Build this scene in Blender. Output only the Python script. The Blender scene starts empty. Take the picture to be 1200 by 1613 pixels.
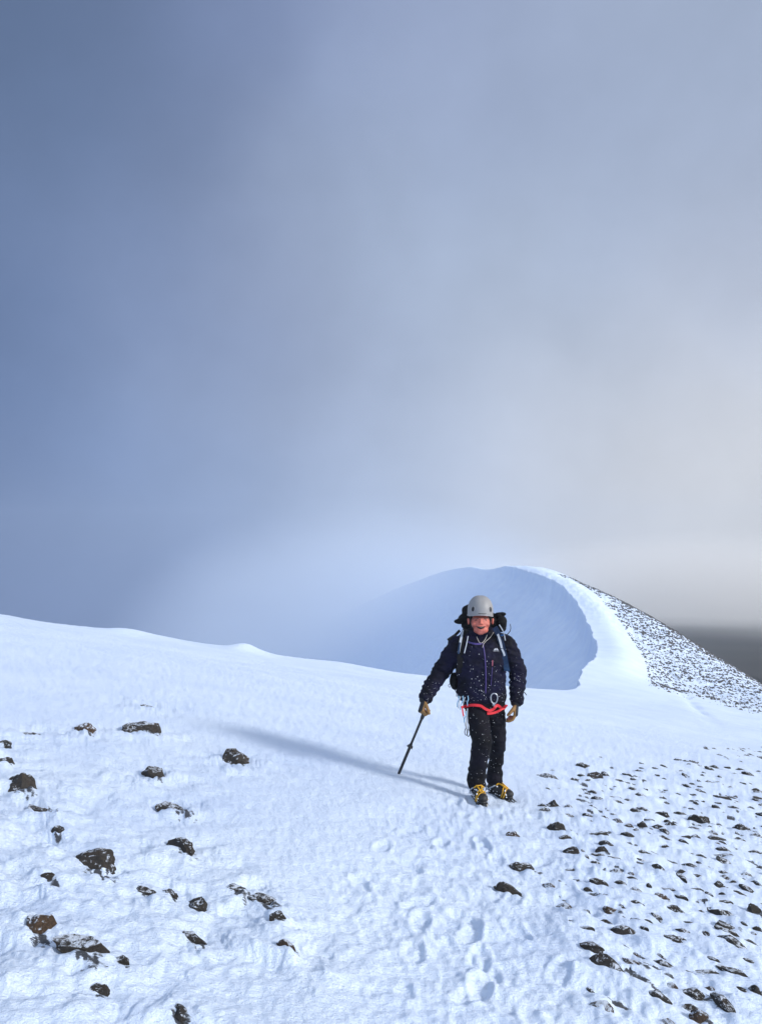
import bpy, bmesh, math, random
import numpy as np
from mathutils import Vector, Matrix, Quaternion, noise as mnoise

random.seed(11)
C = bpy.context.scene.collection
SC = bpy.context.scene
R = math.radians

# ------------------------------------------------------------------ camera
FOC = 1218.0                       # focal length in photograph pixels (1200 x 1613)
PITCH = math.atan(73.5 / FOC)
cam_d = bpy.data.cameras.new('camera')
cam = bpy.data.objects.new('camera', cam_d)
C.objects.link(cam)
cam_d.sensor_fit = 'VERTICAL'
cam_d.sensor_height = 36.0
cam_d.lens = 36.0 * FOC / 1613.0
cam_d.clip_start = 0.05
cam_d.clip_end = 8000
cam.rotation_euler = (math.pi / 2 + PITCH, 0, 0)
cam.location = (0, 0, 0)
SC.camera = cam
CP, SP = math.cos(PITCH), math.sin(PITCH)


def ray(u, v):
    a = (u - 600.0) / FOC
    b = (806.5 - v) / FOC
    return np.array([a, CP - SP * b, SP + CP * b])


def at(u, v, y):
    d = ray(u, v)
    return d * (y / d[1])


# ------------------------------------------------------------------ numpy noise
def _hash(ix, iy, seed):
    n = (ix.astype(np.uint32) * np.uint32(374761393) + iy.astype(np.uint32) * np.uint32(668265263)
         + np.uint32(seed) * np.uint32(2246822519))
    n = (n ^ (n >> np.uint32(13))) * np.uint32(1274126177)
    n = n ^ (n >> np.uint32(16))
    return (n & np.uint32(0xffffff)).astype(np.float64) / float(0xffffff)


def vn(x, y, seed=0):
    """gradient noise, about -1..1"""
    x0 = np.floor(x); y0 = np.floor(y)
    fx = x - x0; fy = y - y0
    ix = x0.astype(np.int64); iy = y0.astype(np.int64)
    sx = fx * fx * fx * (fx * (fx * 6 - 15) + 10); sy = fy * fy * fy * (fy * (fy * 6 - 15) + 10)

    def g(dx, dy):
        a = _hash(ix + dx, iy + dy, seed) * 2 * np.pi
        return np.cos(a) * (fx - dx) + np.sin(a) * (fy - dy)
    a = g(0, 0); b = g(1, 0); c = g(0, 1); d = g(1, 1)
    return 1.4 * ((a * (1 - sx) + b * sx) * (1 - sy) + (c * (1 - sx) + d * sx) * sy)


def fbm(x, y, seed=0, octv=4, gain=0.5):
    r = 0; a = 1.0
    for k in range(octv):
        r = r + a * vn(x, y, seed + k * 17)
        x = x * 2.03 + 3.1; y = y * 2.03 - 1.7; a *= gain
    return r


def sstep(a, b, x):
    t = np.clip((x - a) / (b - a), 0, 1)
    return t * t * (3 - 2 * t)


# ------------------------------------------------------------------ terrain shape
def seg_sdf(px, py, poly, closed_idx):
    """distance to the open polyline poly[:closed_idx], negative outside the closed polygon poly"""
    d2 = np.full(px.shape, 1e18)
    inside = np.zeros(px.shape, bool)
    n = len(poly)
    for i in range(n):
        ax, ay = poly[i]; bx, by = poly[(i + 1) % n]
        if i < closed_idx - 1:
            ex, ey = bx - ax, by - ay
            t = np.clip(((px - ax) * ex + (py - ay) * ey) / (ex * ex + ey * ey), 0, 1)
            d2 = np.minimum(d2, (px - ax - t * ex) ** 2 + (py - ay - t * ey) ** 2)
        c = ((ay > py) != (by > py))
        if ay != by:
            xi = ax + (py - ay) * (bx - ax) / (by - ay)
            inside ^= c & (px < xi)
    d = np.sqrt(d2)
    return np.where(inside, d, -d)


def smooth_poly(pts, n=3):
    out = []
    P = [pts[0]] + list(pts) + [pts[-1]]
    for i in range(1, len(P) - 2):
        p0, p1, p2, p3 = [np.array(q, float) for q in P[i - 1:i + 3]]
        for k in range(n):
            t = k / n
            out.append(tuple(0.5 * ((2 * p1) + (-p0 + p2) * t + (2 * p0 - 5 * p1 + 4 * p2 - p3) * t * t
                                    + (-p0 + 3 * p1 - 3 * p2 + p3) * t ** 3)))
    out.append(tuple(pts[-1]))
    return out


# surface control points (x, y, z), the camera's eye is the origin
CTRL = []


def cp(u, v, y):
    CTRL.append(tuple(at(u, v, y)))
    return CTRL[-1]


LIPK = [(-90, 17), (-50, 17), (-25, 19)]
for (u, v, y) in [(0, 967, 22), (100, 984, 23), (245, 1003, 24), (385, 1022, 25), (500, 1041, 26.5), (650, 1062, 28.5),
                  (790, 1078, 30.5), (880, 1085, 31.8), (908, 1085.5, 33.2), (913, 1066, 37.5), (921, 1050, 42), (937, 1034, 48), (938, 1015, 55),
                  (926, 985, 65), (912, 958, 74), (890, 930, 83), (868, 914, 90), (849, 906.5, 95)]:
    p = cp(u, v, y)
    LIPK.append((p[0], p[1]))
for (u, v, y) in [(836, 903, 101), (815, 896, 110), (790, 892, 121), (740, 893, 136), (690, 902, 150), (635, 922, 170), (575, 950, 195), (520, 985, 225)]:
    p = cp(u, v, y)
    LIPK.append((p[0], p[1]))
LIPK += [(-14, 262), (4, 335)]
LIP = smooth_poly(LIPK)
LIP_N = len(LIP)
VOID = LIP + [(-500, 335), (-500, 17)]
BRKK = [(27, -60), (27, -20), (27, 12), (26, 25), (24.5, 36)]
for (u, v, y) in [(1200, 1090, 45), (1150, 1062, 52), (1100, 1030, 60), (1050, 997, 67), (1000, 965, 75), (960, 942, 82), (925, 924, 88)]:
    p = cp(u, v, y)
    BRKK.append((p[0], p[1]))
p = cp(885, 914, 93); BRKK.append((p[0] + 1.0, p[1] + 3))
BRKK += [(23, 104), (23.5, 116), (26, 135), (34, 160), (40, 220), (40, 330)]
BRK = smooth_poly(BRKK)
BRK_N = len(BRK)
RIGHT = BRK + [(500, 330), (500, -60)]
CTRL += [(0.9, 7, -2.13), (-2.4, 7, -1.72), (0.1, 2.9, -1.80), (0, 0, -1.60), (-3, 0, -1.15), (3, 0, -2.05), (3.6, 7, -2.62),
         (9.7, 24, -5.05), (2, 16, -3.05), (-5, 14, -1.75), (-40, 18, 1.0), (-40, -20, 2.5), (40, -20, -7), (0, -40, 0),
         (27, 20, -7.4), (16, 45, -7.1), (-30, 0, 2.0), (25, 0, -6.0), (23, 130, -2.6), (24, 160, -4), (0, 220, -14), (-15, 120, -16), (-60, 120, -20)]
_P = np.array(CTRL)


def _tps_phi(r2):
    return 0.5 * r2 * np.log(r2 + 1e-9)


_n = len(_P)
_D2 = (_P[:, None, 0] - _P[None, :, 0]) ** 2 + (_P[:, None, 1] - _P[None, :, 1]) ** 2
_A = np.zeros((_n + 3, _n + 3))
_A[:_n, :_n] = _tps_phi(_D2) + np.eye(_n) * 2.0
_A[:_n, _n] = 1; _A[:_n, _n + 1] = _P[:, 0]; _A[:_n, _n + 2] = _P[:, 1]
_A[_n:, :_n] = _A[:_n, _n:].T
_W = np.linalg.solve(_A, np.concatenate([_P[:, 2], [0, 0, 0]]))


def base_surface(x, y):
    z = _W[_n] + _W[_n + 1] * x + _W[_n + 2] * y
    for i in range(_n):
        z = z + _W[i] * _tps_phi((x - _P[i, 0]) ** 2 + (y - _P[i, 1]) ** 2)
    return z


def H0(x, y, pre=None):
    """large shape of the snow ridge"""
    x = np.asarray(x, float); y = np.asarray(y, float)
    if pre is None:
        pre = (base_surface(x, y), seg_sdf(x, y, VOID, LIP_N), seg_sdf(x, y, RIGHT, BRK_N))
    z, dL, dR = pre
    r = np.hypot(x, y)
    z = z + 0.10 * fbm(x / 7.0, y / 7.0, 5, 2) * sstep(5, 25, r) * (1 - sstep(30, 60, r))
    # small crests along the near edge
    for (u, v, yy, h, s) in [(388, 1022, 24.8, .15, .30), (396, 1024, 24.9, .08, .6), (235, 1001, 23.8, .10, .7), (150, 992, 23.0, .10, .8),
                             (205, 997, 23.5, .08, .35), (560, 1047, 27.2, .08, 1.0)]:
        q = at(u, v, yy)
        z = z + h * np.exp(-((x - q[0]) ** 2 / (2 * s * s) + (y - q[1] + .3) ** 2 / (2 * 0.9 ** 2)))
    wob = 0.12 * vn(x / 3.3, y / 3.3, 31) * sstep(30, 50, r) + 0.05 * vn(x / .9, y / .9, 32) * sstep(30, 50, r) + 0.12 * vn(x / 1.1, y / 1.1, 33)
    dLp = np.maximum(dL + wob, 0)
    wall = (1.5 + .7 * vn(x / 6, y / 6, 77)) * (1 - sstep(100, 130, y)) + .4
    drop = wall * (1 - np.exp(-dLp / 0.35)) + 0.80 * dLp - 0.0012 * np.minimum(dLp, 60) ** 2
    z = z - drop
    # rounded swell just behind the lip (wind-packed edge)
    z = z + 0.34 * np.exp(-((dL + 1.6) / 1.3) ** 2) * sstep(36, 50, y) * (1 - sstep(100, 125, y))
    # beyond its summit the ridge falls away on the far side as well
    z = z - sstep(112, 140, y) * .50 * np.maximum(0, -dL - 1.0)
    dRp = np.maximum(dR, 0)
    z = z - 0.62 * dRp * dRp / (dRp + 3.0)
    # smooth shoulder on the bowl's lower right corner
    return z, dL, dR


def Hlow(x, y):
    return H0(x, y)[0]


def ground_exact(u, v, H=Hlow, tmin=1.6, tmax=150):
    d = ray(u, v); d = d / d[1]
    t = np.geomspace(tmin, tmax, 900)
    h = H(d[0] * t, t) - d[2] * t
    k = np.argmax(h > 0)
    if k == 0:
        return np.array([d[0] * t[0], t[0], Hlow(np.array([d[0] * t[0]]), np.array([t[0]]))[0]])
    a, b = t[k - 1], t[k]
    for _ in range(18):
        m = .5 * (a + b)
        if H(np.array([d[0] * m]), np.array([m]))[0] - d[2] * m > 0: b = m
        else: a = m
    return d * a


# table of where sight lines of the near slope meet the snow, so that many stones can be laid out quickly
_tu = np.linspace(-80, 1300, 47); _tv = np.linspace(1100, 1640, 46)
_U, _V = np.meshgrid(_tu, _tv)
_a = (_U - 600.0) / FOC; _b = (806.5 - _V) / FOC
_dx = (_a / (CP - SP * _b)).ravel(); _dz = ((SP + CP * _b) / (CP - SP * _b)).ravel()
_lo = np.full(_dx.shape, 1.6); _hi = np.full(_dx.shape, 45.0)
_found = np.zeros(_dx.shape, bool)
for _t in np.geomspace(1.6, 45, 40):
    _h = base_surface(_dx * _t, np.full(_dx.shape, _t)) - _dz * _t
    _new = (_h > 0) & ~_found
    _hi[_new] = _t; _found |= _new
    _lo[~_found] = _t
for _ in range(12):
    _m = .5 * (_lo + _hi)
    _up = base_surface(_dx * _m, _m) - _dz * _m > 0
    _hi = np.where(_up, _m, _hi); _lo = np.where(_up, _lo, _m)
_YT = _hi.reshape(_U.shape)


def ground_at(u, v):
    fu = (u - _tu[0]) / (_tu[1] - _tu[0]); fv = (v - _tv[0]) / (_tv[1] - _tv[0])
    i = int(min(max(fv, 0), len(_tv) - 2)); j = int(min(max(fu, 0), len(_tu) - 2)); a = fv - i; b = fu - j
    y = (_YT[i, j] * (1 - b) + _YT[i, j + 1] * b) * (1 - a) + (_YT[i + 1, j] * (1 - b) + _YT[i + 1, j + 1] * b) * a
    d = ray(u, v)
    return d * (y / d[1])
# ------------------------------------------------------------------ materials
def lin(c):
    return tuple(((v / 255.0) / 12.92 if v / 255.0 <= 0.04045 else ((v / 255.0 + 0.055) / 1.055) ** 2.4) for v in c)


class NT:
    def __init__(self, name, world=False):
        if world:
            self.m = None
        else:
            self.m = bpy.data.materials.new(name)
            self.m.use_nodes = True
            self.t = self.m.node_tree
            self.t.nodes.clear()

    def n(self, typ, **kw):
        nd = self.t.nodes.new(typ)
        for k, v in kw.items():
            if k.startswith('i_'):
                nd.inputs[k[2:].replace('_', ' ')].default_value = v
            else:
                setattr(nd, k, v)
        return nd

    def l(self, a, b):
        self.t.links.new(a, b)

    def math(self, op, a, b=None, c=None, clamp=False):
        nd = self.t.nodes.new('ShaderNodeMath'); nd.operation = op; nd.use_clamp = clamp
        for k, s in enumerate((a, b, c)):
            if s is None: continue
            if isinstance(s, (int, float)): nd.inputs[k].default_value = s
            else: self.l(s, nd.inputs[k])
        return nd.outputs[0]

    def noise(self, vec, scale, detail=4, rough=.55, dist=0):
        nd = self.n('ShaderNodeTexNoise'); nd.inputs['Scale'].default_value = scale
        nd.inputs['Detail'].default_value = detail; nd.inputs['Roughness'].default_value = rough
        nd.inputs['Distortion'].default_value = dist
        if vec is not None: self.l(vec, nd.inputs['Vector'])
        return nd.outputs['Fac']

    def ramp(self, fac, stops):
        nd = self.n('ShaderNodeValToRGB')
        while len(nd.color_ramp.elements) < len(stops): nd.color_ramp.elements.new(.5)
        for e, (p, c) in zip(nd.color_ramp.elements, stops):
            e.position = p; e.color = (*c, 1) if len(c) == 3 else c
        self.l(fac, nd.inputs[0])
        return nd.outputs[0]

    def mix(self, fac, a, b):
        nd = self.n('ShaderNodeMix', data_type='RGBA')
        for s, k in ((fac, 0), (a, 6), (b, 7)):
            if isinstance(s, (int, float)): nd.inputs[k].default_value = s
            elif isinstance(s, tuple): nd.inputs[k].default_value = (*s, 1)
            else: self.l(s, nd.inputs[k])
        return nd.outputs[2]

    def bump(self, h, strength, dist, normal=None):
        nd = self.n('ShaderNodeBump'); nd.inputs['Strength'].default_value = strength
        nd.inputs['Distance'].default_value = dist
        self.l(h, nd.inputs['Height'])
        if normal is not None: self.l(normal, nd.inputs['Normal'])
        return nd.outputs[0]

    def out(self, shader):
        o = self.n('ShaderNodeOutputMaterial'); self.l(shader, o.inputs[0]); return self.m


def pbr(name, col, rough=.6, metal=0, bump=None, var=.15, scale=40, sheen=0, spec=.5, coat=0):
    N = NT(name)
    tc = N.n('ShaderNodeTexCoord').outputs['Object']
    f = N.noise(tc, scale, 5, .6)
    c = N.mix(f, tuple(x * (1 - var) for x in col), tuple(min(1, x * (1 + var)) for x in col))
    p = N.n('ShaderNodeBsdfPrincipled')
    N.l(c, p.inputs['Base Color'])
    p.inputs['Roughness'].default_value = rough; p.inputs['Metallic'].default_value = metal
    p.inputs['Sheen Weight'].default_value = sheen
    p.inputs['Specular IOR Level'].default_value = spec
    p.inputs['Coat Weight'].default_value = coat
    if bump:
        N.l(N.bump(N.noise(tc, bump[0], 4, .6), bump[1], bump[2]), p.inputs['Normal'])
    return N.out(p.outputs[0])


def snow_material():
    N = NT('snow')
    tc = N.n('ShaderNodeTexCoord').outputs['Object']
    rot = N.n('ShaderNodeMapping'); rot.inputs['Rotation'].default_value = (0, 0, R(-28))
    rot.inputs['Scale'].default_value = (1, 2.6, 1); N.l(tc, rot.inputs[0])
    n1 = N.noise(tc, 15, 6, .66)
    n2 = N.noise(rot.outputs[0], 26, 6, .70, .3)
    n3 = N.noise(tc, 62, 4, .7)
    big = N.noise(tc, .8, 4, .55)
    c = N.ramp(big, [(.30, (.62, .73, .93)), (.70, (.71, .81, .96))])
    c = N.mix(N.math('MULTIPLY', N.ramp(n3, [(.50, (0, 0, 0)), (.8, (1, 1, 1))]), .5), c, (.86, .91, .97))
    thin = N.n('ShaderNodeAttribute', attribute_name='thin').outputs['Fac']
    n4 = N.noise(rot.outputs[0], 38, 7, .78, .4)
    tm = N.math('MULTIPLY', N.math('SUBTRACT', N.math('MULTIPLY', thin, N.math('MULTIPLY', N.math('POWER', n4, 1.6), 3.4)), .80), 3.5, clamp=True)
    c = N.mix(N.math('MULTIPLY', tm, .93), c, (.014, .012, .011))
    p = N.n('ShaderNodeBsdfPrincipled')
    N.l(c, p.inputs['Base Color'])
    p.inputs['Roughness'].default_value = .62
    p.inputs['Specular IOR Level'].default_value = .3
    at_ = N.n('ShaderNodeAttribute', attribute_name='grain').outputs['Fac']
    h = N.math('ADD', N.math('ADD', N.math('MULTIPLY', n1, .55), N.math('MULTIPLY', n2, .6)), N.math('MULTIPLY', N.noise(rot.outputs[0], 4.5, 5, .6, .5), .7))
    b1 = N.n('ShaderNodeBump'); b1.inputs['Distance'].default_value = .085
    N.l(h, b1.inputs['Height']); N.l(N.math('MULTIPLY', at_, .9), b1.inputs['Strength'])
    b2 = N.n('ShaderNodeBump'); b2.inputs['Distance'].default_value = .032
    N.l(n3, b2.inputs['Height']); N.l(N.math('MULTIPLY', at_, .95), b2.inputs['Strength']); N.l(b1.outputs[0], b2.inputs['Normal'])
    N.l(b2.outputs[0], p.inputs['Normal'])
    return N.out(p.outputs[0])


def rock_material(name, dark, light, snowy):
    N = NT(name)
    tc = N.n('ShaderNodeTexCoord').outputs['Object']
    geo = N.n('ShaderNodeNewGeometry')
    sep = N.n('ShaderNodeSeparateXYZ'); N.l(geo.outputs['Normal'], sep.inputs[0])
    f = N.noise(tc, 22, 7, .7, .4)
    c = N.ramp(f, [(.3, dark), (.72, light)])
    st = N.noise(tc, 6, 3, .5)
    c = N.mix(N.ramp(st, [(.5, (0, 0, 0)), (.75, (.6, .6, .6))]), c, (.055, .032, .015))
    rim = N.noise(geo.outputs['Position'], 34, 6, .75, .5)
    m = N.math('ADD', N.math('MULTIPLY', sep.outputs[2], .55), N.math('MULTIPLY', rim, 1.25))
    m = N.math('SUBTRACT', m, 1.30 - snowy)
    m = N.math('MULTIPLY', m, 9, clamp=True)
    col = N.mix(m, c, (.74, .81, .93))
    p = N.n('ShaderNodeBsdfPrincipled'); N.l(col, p.inputs['Base Color'])
    p.inputs['Roughness'].default_value = .8
    hh = N.math('ADD', N.noise(tc, 30, 6, .7), N.math('MULTIPLY', m, .5))
    N.l(N.bump(hh, .9, .02), p.inputs['Normal'])
    return N.out(p.outputs[0])


M_SNOW = snow_material()
M_ROCK = rock_material('dark_rock', (.008, .007, .006), (.050, .040, .030), .20)
M_ROCK_BROWN = rock_material('brown_rock', (.02, .012, .006), (.11, .06, .028), .26)
M_SCREE = rock_material('scree_rock', (.02, .018, .017), (.085, .076, .068), .10)
# ------------------------------------------------------------------ rocks: where they poke through the snow
# u, v (foot of the stone in the photograph), width and height there, shape seed, brown, label
ROCKS = [
    (226, 1156, 46, 27, 1, 0, 'large dark wedge-shaped rock in the snow, farthest of the big stones on the left slope'),
    (131, 1156, 24, 14, 2, 1, 'small brown pointed rock left of the large dark wedge-shaped rock'),
    (366, 1204, 36, 34, 3, 0, 'dark wing-shaped rock standing alone, nearest the long shadow on the left slope'),
    (240, 1226, 26, 26, 4, 0, 'rime-covered dark rock below the large dark wedge-shaped rock'),
    (28, 1250, 44, 36, 5, 0, 'tall triangular dark rock at the left edge of the photo'),
    (68, 1281, 50, 14, 6, 0, 'flat dark rock just below the tall triangular rock at the left edge'),
    (230, 1113, 28, 8, 7, 0, 'thin dark rock tip above the large dark wedge-shaped rock, highest on the left slope'),
    (275, 1280, 52, 7, 8, 0, 'long thin dark rock crest between two bigger stones on the left slope'),
    (286, 1347, 42, 24, 9, 0, 'dark blocky rock on smooth snow, right of the broadest dark rock'),
    (145, 1376, 62, 38, 10, 0, 'broadest dark rock in the lower left, framed by feathery rime'),
    (56, 1484, 40, 40, 11, 1, 'rusty brown upright rock in the lower left corner area'),
    (314, 1430, 32, 26, 12, 0, 'dark rounded rock above a crusted hollow, below the dark blocky rock'),
    (226, 1408, 30, 9, 13, 0, 'low dark rock sliver directly right of the broadest dark rock'),
    (270, 1412, 18, 8, 14, 0, 'tiny dark rock between a low sliver and the dark rounded rock'),
    (370, 1408, 38, 8, 15, 0, 'thin dark rock ridge at the left end of the arc of stones'),
    (412, 1424, 48, 14, 16, 0, 'rime-streaked dark rock at the top of the arc of stones in the lower middle'),
    (438, 1464, 20, 16, 17, 0, 'small frosted rock on the right side of the arc of stones'),
    (455, 1508, 24, 14, 18, 1, 'small brown rock at the bottom end of the arc of stones'),
    (302, 1486, 32, 14, 19, 0, 'faint frosted rock under the dark rounded rock in the lower left'),
    (125, 1522, 60, 20, 20, 0, 'wide mostly buried rock right of the rusty brown upright rock'),
    (150, 1566, 30, 16, 21, 0, 'dark rock peeping from a rime hollow near the bottom left corner'),
    (278, 1610, 44, 22, 22, 0, 'dark rock cut by the bottom edge of the photo, left half'),
    (78, 1394, 26, 14, 23, 0, 'small dark rock left of and below the broadest dark rock'),
    (88, 1316, 20, 13, 24, 0, 'small dark rock between the flat dark rock and the broadest dark rock'),
    (8, 1206, 20, 12, 25, 0, 'dark rock touching the left edge above the tall triangular rock'),
    (190, 1530, 20, 12, 26, 0, 'small frosted rock in the lower left, right of the wide mostly buried rock'),
    (50, 1156, 24, 5, 27, 0, 'very thin dark rock tip near the left edge, left of the small brown pointed rock'),
    (8, 1174, 22, 10, 28, 0, 'low dark rock at the left edge, topmost stone there'),
    (880, 1306, 34, 22, 31, 0, 'dark frosted rock, larger of two side by side just below the climber'),
    (812, 1314, 28, 15, 32, 1, 'rounded brown rock nearest to the climber\'s boots on the near side'),
    (826, 1364, 38, 13, 33, 0, 'low arched dark rock below the rounded brown rock'),
    (803, 1400, 38, 19, 34, 0, 'curved dark rock beside the trodden trail, lower of the two arched ones'),
    (940, 1228, 26, 15, 35, 0, 'pointed dark rock to the right of the climber with snow tail'),
    (874, 1269, 22, 15, 36, 0, 'small dark rock above the larger frosted rock right of the climber'),
    (853, 1267, 12, 5, 37, 0, 'tiny dark stone left of a small dark rock right of the climber'),
    (918, 1210, 20, 6, 38, 0, 'flat dark stone tip above the pointed dark rock'),
    (862, 1226, 34, 10, 39, 0, 'thin slanting dark rock edge just right of the climber\'s knees'),
    (902, 1342, 34, 20, 40, 0, 'rime-plastered dark rock below the larger frosted rock'),
    (941, 1396, 26, 14, 41, 0, 'dark oblong rock in the middle of the stony snow'),
    (962, 1440, 24, 12, 42, 1, 'brown oblong rock below the dark oblong rock'),
    (998, 1528, 28, 12, 43, 1, 'brown rock tip standing alone on a blue snow patch near the bottom'),
    (1107, 1298, 30, 16, 44, 0, 'dark smooth rounded rock, largest near the right edge'),
    (1046, 1288, 22, 13, 45, 0, 'dark rock left of the dark smooth rounded rock'),
    (1015, 1306, 14, 12, 46, 0, 'small square dark stone in the stony snow'),
    (1132, 1400, 22, 14, 47, 0, 'dark hooked rock towards the right edge, below the dark smooth rounded rock'),
    (1041, 1418, 20, 10, 48, 1, 'small brown rock between the brown oblong rock and the dark hooked rock'),
    (932, 1502, 30, 12, 49, 0, 'slanted dark rock above and left of the brown rock tip standing alone'),
    (1057, 1489, 28, 10, 50, 0, 'low frosted rock right of and above the brown rock tip'),
    (1146, 1462, 26, 10, 51, 0, 'low dark rock at the end of a rime ridge near the right edge'),
    (1190, 1443, 20, 16, 52, 0, 'dark rock at the right edge above a pale snow pocket'),
    (1098, 1576, 34, 12, 53, 0, 'rime-crusted rock in the lower right corner area'),
    (1100, 1610, 26, 18, 54, 1, 'dark brown rock cut by the bottom edge of the photo, right half'),
    (1192, 1572, 18, 14, 55, 0, 'small dark rock at the right edge near the bottom'),
    (925, 1440, 14, 6, 56, 0, 'tiny dark stone left of the brown oblong rock'),
    (1170, 1312, 24, 10, 57, 0, 'flat dark rock right of the dark smooth rounded rock'),
    (948, 1344, 18, 12, 58, 0, 'small curled dark rock right of the rime-plastered rock'),
]
ROCK_DATA = []
MOUNDS = []
SUNV = np.array([math.cos(R(-8)), math.sin(R(-8))])
for (u, v, w, h, seed, brown, label) in ROCKS:
    g = ground_at(u, v)
    dist = math.hypot(g[0], g[1])
    s = dist / FOC * 1.03
    W, Hh = w * s, h * s
    ROCK_DATA.append((g, W, Hh, seed, brown, label))
    MOUNDS.append((g[0] + .34 * W, g[1] - .42 * W, .55 * W, .34 * W, (.26 if g[0] < -.3 else .42) * min(Hh, W * .6), R(-35)))
rs = np.random.RandomState(5)
SMALL = []
tries = 0
while len(SMALL) < 290 and tries < 9000:
    tries += 1
    v = 1175 + 438 * rs.rand() ** 1.15
    u = 800 + 440 * rs.rand() ** .75
    lim = 1010 - (v - 1175) * .0 if v < 1215 else 860 + max(0, v - 1420) * .45
    if v < 1195: lim = 1090
    if u < lim + 40 * rs.rand(): continue
    if v > 1330 and rs.rand() < .35: continue
    if v > 1480 and rs.rand() < .4: continue
    g = ground_at(u, v)
    dist = math.hypot(g[0], g[1])
    W = .05 + .12 * rs.rand() ** 1.5
    if any((g[0] - q[0][0]) ** 2 + (g[1] - q[0][1]) ** 2 < (.55 * (W + q[1])) ** 2 for q in SMALL): continue
    if any((g[0] - q[0][0]) ** 2 + (g[1] - q[0][1]) ** 2 < (.5 * (W + q[1])) ** 2 for q in ROCK_DATA): continue
    SMALL.append((g, W * 1.25, W * (.22 + .2 * rs.rand()), int(rs.randint(1, 9)), R(-35 + 22 * rs.randn())))
    MOUNDS.append((g[0] + .40 * W, g[1] - .62 * W, .85 * W, .48 * W, .30 * W, R(-35)))
# snow-covered stones that show only as humps, both sides
HUMPS = []
for k in range(380):
    if k % 3:
        v = 1200 + 400 * rs.rand(); u = 880 + 330 * rs.rand()
        if u < 860 + max(0, v - 1420) * .5: continue
    else:
        v = 1150 + 450 * rs.rand(); u = -20 + 230 * rs.rand() + (80 if v > 1330 else 0)
    g = ground_at(u, v); W = .10 + .18 * rs.rand() ** 2
    HUMPS.append((g[0], g[1], .8 * W, .42 * W, .15 * W, R(-35 + 10 * rs.randn())))

L_ROCKS = [q[0] for q in ROCK_DATA if q[0][0] < -.3]
PATH = [at_ for at_ in [ground_at(u, v) for (u, v) in [(775, 1262), (770, 1330), (700, 1400), (720, 1480), (800, 1560), (860, 1612)]]]
PATH = [(q[0], q[1]) for q in PATH] + [(.8, 1.5), (.6, -3)]
TRAIL = [(q[0], q[1]) for q in [ground_exact(u, v) for (u, v) in [(1150, 1160), (1090, 1110), (1060, 1070), (1035, 1035), (1005, 1010), (990, 985), (968, 965)]]]


def dist_poly(x, y, pts):
    d2 = np.full(np.shape(x), 1e18)
    for (ax, ay), (bx, by) in zip(pts[:-1], pts[1:]):
        ex, ey = bx - ax, by - ay
        t = np.clip(((x - ax) * ex + (y - ay) * ey) / (ex * ex + ey * ey), 0, 1)
        d2 = np.minimum(d2, (x - ax - t * ex) ** 2 + (y - ay - t * ey) ** 2)
    return np.sqrt(d2)


FOOT = []
for k in range(34):
    t = rs.rand() * (len(PATH) - 2); i = int(t); f = t - i
    FOOT.append((PATH[i][0] * (1 - f) + PATH[i + 1][0] * f + .38 * rs.randn(), PATH[i][1] * (1 - f) + PATH[i + 1][1] * f + .2 * rs.randn(), R(90 + 25 * rs.randn())))


def Hfull(x, y, pre=None):
    z, dL, dR = H0(x, y, pre)
    r = np.hypot(x, y)
    lm = np.zeros_like(z); rm = np.zeros_like(z); thin = np.zeros_like(z)
    nn = np.flatnonzero(r < 36)
    if len(nn):
        z[nn], lm[nn], rm[nn], thin[nn] = near_detail(x[nn], y[nn], z[nn], r[nn])
    ff_ = np.flatnonzero(r > 18)
    if len(ff_):
        z[ff_] = far_detail(x[ff_], y[ff_], z[ff_], r[ff_], dL[ff_], dR[ff_])
    return z, lm, rm, dL, thin


def near_detail(x, y, z, r):
    near = 1 - sstep(26, 35, r)
    # wind rotated frame: features run from the upper left to the lower right
    a = R(-35); ca, sa = math.cos(a), math.sin(a)
    xr = x * ca + y * sa; yr = -x * sa + y * ca
    # base grain of the wind-packed crust
    z = z + near * (0.010 * fbm(xr / .55, yr / .22, 41, 3) + 0.0068 * fbm(x / .11, y / .11, 42, 2) * (1 - sstep(12, 26, r))
                    + 0.0042 * vn(x / .036, y / .036, 43) * (1 - sstep(5, 10, r)))
    far_patch = sstep(7, 10, r) * (1 - sstep(20, 28, r))
    z = z + far_patch * 0.020 * np.abs(fbm(xr / 1.0, yr / .42, 44, 2)) * sstep(-.2, .5, vn(x / 4, y / 4, 45) + .3)
    lm = np.zeros_like(x); rm = np.zeros_like(x); th_ = np.zeros_like(x)
    c = np.flatnonzero((r < 15) & (y > -4))
    if len(c):
        z[c], lm[c], rm[c], th_[c] = close_detail(x[c], y[c], z[c], r[c], xr[c], yr[c])
    return z, lm, rm, th_


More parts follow.
